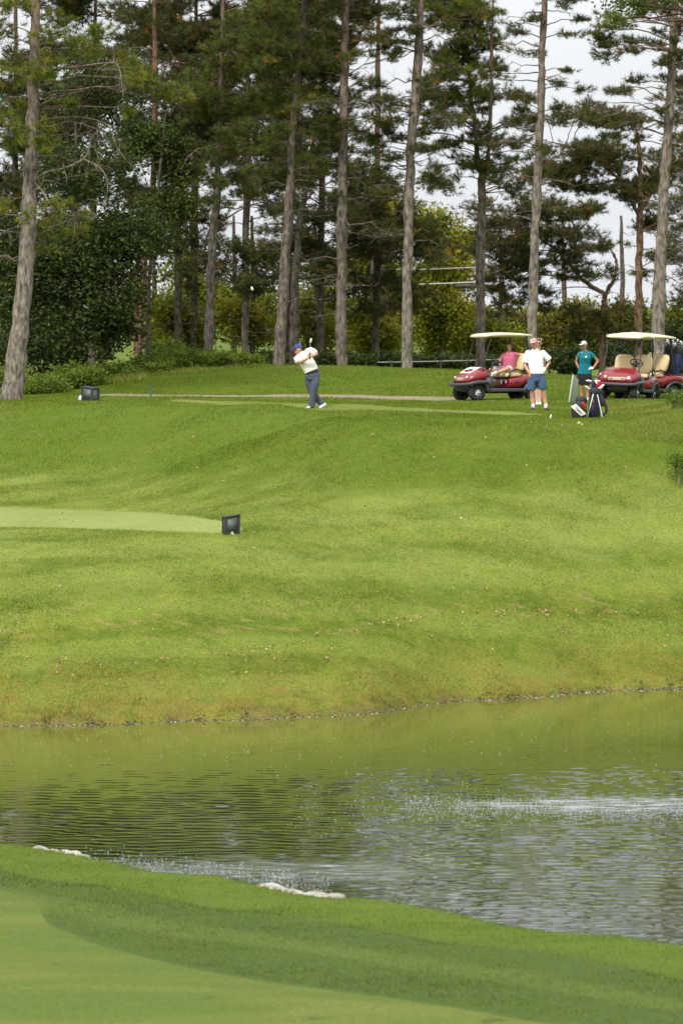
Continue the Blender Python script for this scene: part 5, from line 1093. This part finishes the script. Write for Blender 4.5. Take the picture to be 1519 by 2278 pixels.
remesh('polo_shirt', [tube([Q(671, 787.5, -.01), Q(674.5, 790, -.02), Q(679, 799, -.01), Q(686, 811, -.01), Q(691, 820, 0), Q(693.5, 825.5, 0)], [(.10, .08), (.165, .11), (.190, .130), (.186, .135), (.178, .138), (.176, .14)], 20, side=(.95, 0, .32), e0=.85, e1=.14),
    tube([Q(667, 793, -.03), Q(661.5, 797.5, -.07), Q(664.5, 804.5, -.11)], [.085, .095, .082], 12, e0=.85, e1=.14), tube([Q(684, 782, .0), Q(691, 779, -.02), Q(698.5, 782, -.07), Q(702, 785, -.09)], [.085, .090, .082, .072], 12, e0=.85, e1=.14),
    tube([Q(668, 784, -.06), Q(671, 788, -.09), Q(676, 784.5, -.03)], [.016] * 3, 8, e0=.85, e1=.14)], T_CREAM, .008, 2, gf)
part('belt', [tube([Q(693.6, 825.2, 0), Q(694.4, 828.2, 0)], [(.178, .143)] * 2, 20, side=(.95, 0, .32))], BELT, gf)
remesh('trousers', [tube([Q(694.6, 827.5, 0), Q(695.5, 834, 0), Q(695.5, 842, .01)], [(.172, .138), (.188, .142), (.178, .138)], 18, side=(.97, 0, .2), e0=.85, e1=.14),
    tube([Q(701.5, 836, 0), Q(700.5, 852, -.04), Q(698, 868, -.04), Q(695, 886, -.02), Q(692.8, 905, 0)], [.118, .108, .092, .084, .082], 14, e0=.85, e1=.14), tube([Q(686.5, 838, .03), Q(688.5, 854, .06), Q(693.5, 870, .08), Q(705, 885, .14), Q(716, 897.5, .18)], [.105, .10, .088, .080, .082], 14, e0=.85, e1=.14)], T_NAVYG, .009, 3, gf)
shoe('shoe', gf, (Q(695.5, 908, .06)[0], .05, 0), (Q(682, 908, 0)[0], -.10, 0), SH_WHITE, .05)
h = Q(723, 901, .22); t = Q(710, 909, .06); shoe('shoe', gf, (h[0], .22, .05), (t[0], .05, -.005), SH_WHITE, .048)
# the club he holds
clb = empty('golf_club', base); tag(clb, 'iron held upright in the golfer\'s hands', 'golf club')
a, m_, b = V3(Q(689.6, 797.5, -.335)), V3(Q(689.2, 784, -.33)), V3(Q(690.4, 761, -.31))
part('grip', [tube([a, m_], [.014, .011], 8)], K_BLACK, clb); part('shaft', [tube([m_, b], [.007, .006], 6)], K_GREYM, clb)
part('club_head', [tube([b, b + V3((.008, 0, .03)), b + V3((.03, -.01, .10))], [(.010, .010), (.030, .012), (.022, .008)], 10, side=(1, 0, 0))], K_CHROME, clb)

# --- woman in teal
Dw = 131.5; bx = (1300 - CX) / F * Dw; pyb = HY + (CH - gz(bx, Dw)) * F / Dw
base, q = person_frame(1300, pyb, Dw); k_ = (pyb - 757.5) / (895 - 757.5); Q = lambda x, y, d=0: q(x, 757.5 + (y - 757.5) * k_, d)
wm = empty('person', base); tag(wm, 'woman in teal polo and black skort, hands on hips, wearing a light grey cap', 'person')
hp, g, r_, f_h, u_ = head_pieces(Q(1297.8, 770, -.02), (-.62, -.78, 0), s=.97)
body = hp + [tube([Q(1299.5, 777, 0), Q(1300.5, 784, .01)], [.046, .050], 12), tube([Q(1301, 787, .01), Q(1300.5, 798, 0), Q(1299.5, 812, 0), Q(1299.5, 834, 0)], [(.13, .08), (.13, .09), (.115, .085), (.14, .10)], 14, side=(1, 0, 0)),
    tube([Q(1287.5, 788, .01), Q(1283.5, 797, .04), Q(1281, 806, .07)], [.042, .038, .034], 10), tube([Q(1281, 806, .07), Q(1283, 813, .03), Q(1286, 820.5, -.01)], [.034, .031, .023], 10),
    tube([Q(1314.5, 788, .01), Q(1321.5, 796, .03), Q(1329, 804.5, .05)], [.043, .039, .035], 10), tube([Q(1329, 804.5, .05), Q(1324, 813, 0), Q(1318, 820, -.07)], [.035, .032, .023], 10),
    tube([Q(1293, 838, 0), Q(1292, 854, -.01), Q(1292.5, 865, -.01), Q(1292.5, 876, .03), Q(1293, 890, .01)], [.085, .068, .052, .055, .032], 12), tube([Q(1306, 838, 0), Q(1306, 854, -.01), Q(1305, 865, -.01), Q(1306, 876, .03), Q(1306, 890, .01)], [.085, .068, .052, .055, .032], 12)]
body += hand_pieces(Q(1286, 820.5, -.01), (.4, .1, -.8), (.6, .2, 0), s=.9, curl=.3)
remesh('body', body, SKIN_T, .006, 2, wm); eyes(wm, g); cap(wm, g, r_, f_h, u_, CAP_GREY, .97)
remesh('hair', [tube([g(0, -.045, .03), g(0, -.062, -.03), g(0, -.06, -.06)], [(.076, .055), (.066, .044), (.04, .03)], 12, side=tuple(r_))], H_BROWN, .007, 1, wm)
so = remesh('polo_shirt', [tube([Q(1300.5, 784, .01), Q(1301, 788, .01), Q(1301, 798, -.02), Q(1300, 810, 0), Q(1299.5, 822, 0), Q(1299.5, 834, 0)], [(.10, .07), (.155, .095), (.160, .130), (.152, .115), (.175, .125), (.195, .135)], 20, side=(1, 0, 0), e0=.85, e1=.14),
    tube([Q(1290, 788, .01), Q(1285.5, 794.5, .03)], [.062, .064], 12, e0=.85, e1=.14), tube([Q(1312.5, 788, .01), Q(1320, 795.5, .03)], [.062, .066], 12, e0=.85, e1=.14), tube([Q(1295, 781.5, -.03), Q(1299.5, 785.5, -.07), Q(1305, 781, -.02)], [.013] * 3, 8, e0=.85, e1=.14)], T_TEAL, .008, 2, wm)
part('chest_emblem', [tube([Q(1302, 793.5, -.142), Q(1302, 796.0, -.148)], [(.030, .008)] * 2, 12, side=(1, -.2, 0))], K_KNIT_W, so)
remesh('skort', [tube([Q(1299.5, 830, 0), Q(1299.5, 842, 0), Q(1299.5, 857, 0)], [(.180, .13), (.200, .14), (.196, .135)], 20, side=(1, 0, 0), e0=.85, e1=.14)], T_BLACK, .008, 2, wm)
remesh('glove', hand_pieces(Q(1319.5, 820, -.06), (-.95, -.3, -.1), (-.1, .5, -.6), s=1.0, curl=.2, mirror=1), GLOVE, .006, 1, wm)
for x in (1293, 1306): a = Q(x, 895); shoe('shoe', wm, (a[0], .09, 0), (a[0] - .03, -.15, 0), SH_WHITE, .042)

# --- woman in pink sitting sideways in the first cart
Dp_ = 131.9; base = cart.matrix_world @ Vector((-.25, .2, .76)); Dp_ = base.y
q = (lambda px, py, y=0.0: ((px - CX) / F * Dp_ - base.x, y, CH - (py - HY) / F * Dp_ - base.z)); Q = q
wp = empty('person', base); tag(wp, 'woman in rose pink polo lounging in the first cart, one arm along the backrest', 'person')
hp, g, r_, f_h, u_ = head_pieces(Q(1132.5, 771.5, -.02), (-.30, -.95, 0), s=.95)
body = hp + [tube([Q(1132.5, 779, 0), Q(1132, 786, 0)], [.046, .050], 12), tube([Q(1132, 789, 0), Q(1131, 803, .0), Q(1132, 821, 0)], [(.14, .085), (.14, .10), (.15, .12)], 14, side=(1, 0, 0)),
    tube([Q(1144, 787.5, .0), Q(1151, 788, .03), Q(1157, 788.5, .05)], [.044, .038, .034], 10), tube([Q(1155, 788.5, .05), Q(1162, 789, .03), Q(1168, 790, .0)], [.034, .030, .024], 10),
    tube([Q(1119, 789, .0), Q(1113, 798, -.03), Q(1109.5, 807, -.06)], [.044, .038, .034], 10), tube([Q(1109.5, 807, -.06), Q(1111, 812, -.14), Q(1115, 815, -.2)], [.034, .030, .023], 10),
    tube([Q(1131, 824, .06), Q(1110, 822, -.04), Q(1090.5, 823, -.10)], [.088, .074, .056], 12), tube([Q(1090.5, 823, -.10), Q(1088, 830, -.09), Q(1086.5, 838, -.06)], [.052, .050, .034], 12),
    tube([Q(1133, 825, -.04), Q(1130, 820, -.24), Q(1128, 819.5, -.34)], [.088, .076, .056], 12), tube([Q(1128, 819.5, -.34), Q(1112, 826, -.34), Q(1101, 831, -.30)], [.052, .052, .034], 12)]
body += hand_pieces(Q(1168, 790, .0), (.7, 0, -.5), (0, 1, -.4), s=.9, curl=.5) + hand_pieces(Q(1115, 815, -.2), (.8, -.4, -.2), (0, 0, -1), s=.9, curl=.3)
remesh('body', body, SKIN, .006, 2, wp); eyes(wp, g)
remesh('hair', [tube([g(0, -.018, .060), g(0, -.018, .072)], [(.088, .104), (.084, .098)], 16, side=tuple(r_), e0=.1, e1=.75), tube([g(0, -.05, .06), g(0, -.06, -.02), g(0, -.06, -.09)], [(.092, .06), (.088, .05), (.06, .035)], 14, side=tuple(r_)),
    tube([g(-.078, .0, .06), g(-.085, -.01, -.07)], [(.020, .04)] * 2, 10, side=tuple(r_)), tube([g(.078, .0, .06), g(.085, -.01, -.07)], [(.020, .04)] * 2, 10, side=tuple(r_))], H_BROWN, .007, 1, wp)
remesh('polo_shirt', [tube([Q(1132, 786, 0), Q(1132, 789.5, 0), Q(1131, 799, -.02), Q(1131, 811, -.02), Q(1131, 821, -.01)], [(.10, .07), (.165, .10), (.175, .135), (.170, .14), (.178, .15)], 20, side=(1, 0, 0), e0=.85, e1=.14),
    tube([Q(1140, 788, .0), Q(1149, 788.5, .02)], [.066, .062], 12, e0=.85, e1=.14), tube([Q(1122, 789.5, .0), Q(1115, 796.5, -.03)], [.066, .064], 12, e0=.85, e1=.14), tube([Q(1127, 783, -.03), Q(1131, 786.5, -.07), Q(1137, 783, -.02)], [.013] * 3, 8, e0=.85, e1=.14)], T_PINK, .008, 2, wp)
remesh('shorts', [tube([Q(1132, 818, 0), Q(1132, 826, 0)], [(.17, .15)] * 2, 16, side=(1, 0, 0), e0=.85, e1=.14), tube([Q(1131, 824, .06), Q(1112, 821.5, -.03), Q(1098, 822, -.07)], [.105, .095, .085], 14, e0=.85, e1=.14), tube([Q(1133, 824, -.04), Q(1131, 820.5, -.20), Q(1129.5, 820, -.28)], [.105, .09, .08], 14, e0=.85, e1=.14)], T_OFF, .008, 2, wp)
a, b = Q(1085.5, 840, -.03), Q(1084, 841.5, -.24); shoe('shoe', wp, a, b, K_BLACK, .042); a, b = Q(1100, 833, -.27), Q(1090, 838, -.33); shoe('shoe', wp, a, b, SH_WHITE, .042)
for a in (Q(1087, 836, -.07), Q(1102, 830.5, -.30)): part('sock', [tube([a, (a[0], a[1], a[2] + .03)], [.040, .040], 10)], SOCK, wp)

# --- person standing behind the man in white
Db = 127.5; bx = (1199 - CX) / F * Db; pyb = HY + (CH - gz(bx, Db)) * F / Db
base, q = person_frame(1199, pyb, Db); k_ = (pyb - 749) / (884 - 749); Q = lambda x, y, d=0: q(x - 2.0, 751 + (y - 749) * k_, d)
pb = empty('person', base); tag(pb, 'person in sunglasses mostly hidden behind the man in white, pale bare legs showing', 'person')
hp, g, r_, f_h, u_ = head_pieces(Q(1198.6, 760, -.02), (-.1, -1, 0), s=.97)
body = hp + [tube([Q(1199, 768, 0), Q(1199, 776, .01)], [.048, .052], 12), tube([Q(1199, 780, .01), Q(1199, 800, 0), Q(1199, 824, 0)], [(.12, .08), (.13, .10), (.13, .10)], 14, side=(1, 0, 0)),
    tube([Q(1194, 824, 0), Q(1194.5, 845, -.01), Q(1195.2, 853, 0), Q(1195.5, 864, .02), Q(1195.5, 879, .01)], [.080, .065, .048, .048, .032], 12), tube([Q(1202, 824, 0), Q(1201.5, 845, -.01), Q(1201.5, 853, 0), Q(1201.8, 864, .02), Q(1202, 879, .01)], [.080, .065, .048, .048, .032], 12),
    tube([Q(1189, 781, 0), Q(1186.5, 796, .02), Q(1186, 808, .0), Q(1186.5, 822, -.06)], [.042, .038, .034, .024], 10), tube([Q(1209, 781, 0), Q(1211, 796, .02), Q(1211, 808, .0), Q(1209, 822, -.06)], [.042, .038, .034, .024], 10)]
body += hand_pieces(Q(1186.5, 822, -.06), (0, -.1, -1), (1, 0, 0), s=.9, curl=.4) + hand_pieces(Q(1209, 822, -.06), (0, -.1, -1), (-1, 0, 0), s=.9, curl=.4, mirror=-1)
remesh('body', body, SKIN_P, .006, 2, pb); eyes(pb, g)
part('sunglasses', [tube([g(-.058, .080, .012), g(-.03, .098, .010), g(-.012, .100, .012)], [(.010, .018)] * 3, 10, side=tuple(f_h)), tube([g(.012, .100, .012), g(.03, .098, .010), g(.058, .080, .012)], [(.010, .018)] * 3, 10, side=tuple(f_h)), tube([g(-.015, .102, .018), g(.015, .102, .018)], [.004] * 2, 6)], K_BLACK, pb)
remesh('hair', [tube([g(0, -.018, .060), g(0, -.018, .072)], [(.088, .104), (.084, .098)], 16, side=tuple(r_), e0=.1, e1=.75), tube([g(0, -.05, .05), g(0, -.06, -.05)], [(.08, .05), (.06, .035)], 14, side=tuple(r_))], H_BROWN, .007, 1, pb)
remesh('shirt', [tube([Q(1199, 776.5, .01), Q(1199, 780, .01), Q(1199, 800, 0), Q(1199, 826, 0)], [(.08, .06), (.145, .095), (.16, .12), (.165, .13)], 18, side=(1, 0, 0), e0=.85, e1=.14), tube([Q(1191, 781, 0), Q(1187.5, 791, .02)], [.060, .062], 12, e0=.85, e1=.14), tube([Q(1207, 781, 0), Q(1210, 791, .02)], [.060, .062], 12, e0=.85, e1=.14)], T_DARK, .008, 2, pb)
remesh('shorts', [tube([Q(1198.5, 822, 0), Q(1198.5, 834, 0)], [(.155, .12)] * 2, 16, side=(1, 0, 0), e0=.85, e1=.14), tube([Q(1194, 830, 0), Q(1194, 848, 0)], [.095, .085], 12, e0=.85, e1=.14), tube([Q(1203, 830, 0), Q(1202.5, 848, 0)], [.095, .085], 12, e0=.85, e1=.14)], T_BLACK, .008, 2, pb)
for x in (1195.5, 1202): a = Q(x, 884); shoe('shoe', pb, (a[0], .09, 0), (a[0], -.15, 0), SH_WHITE, .04)
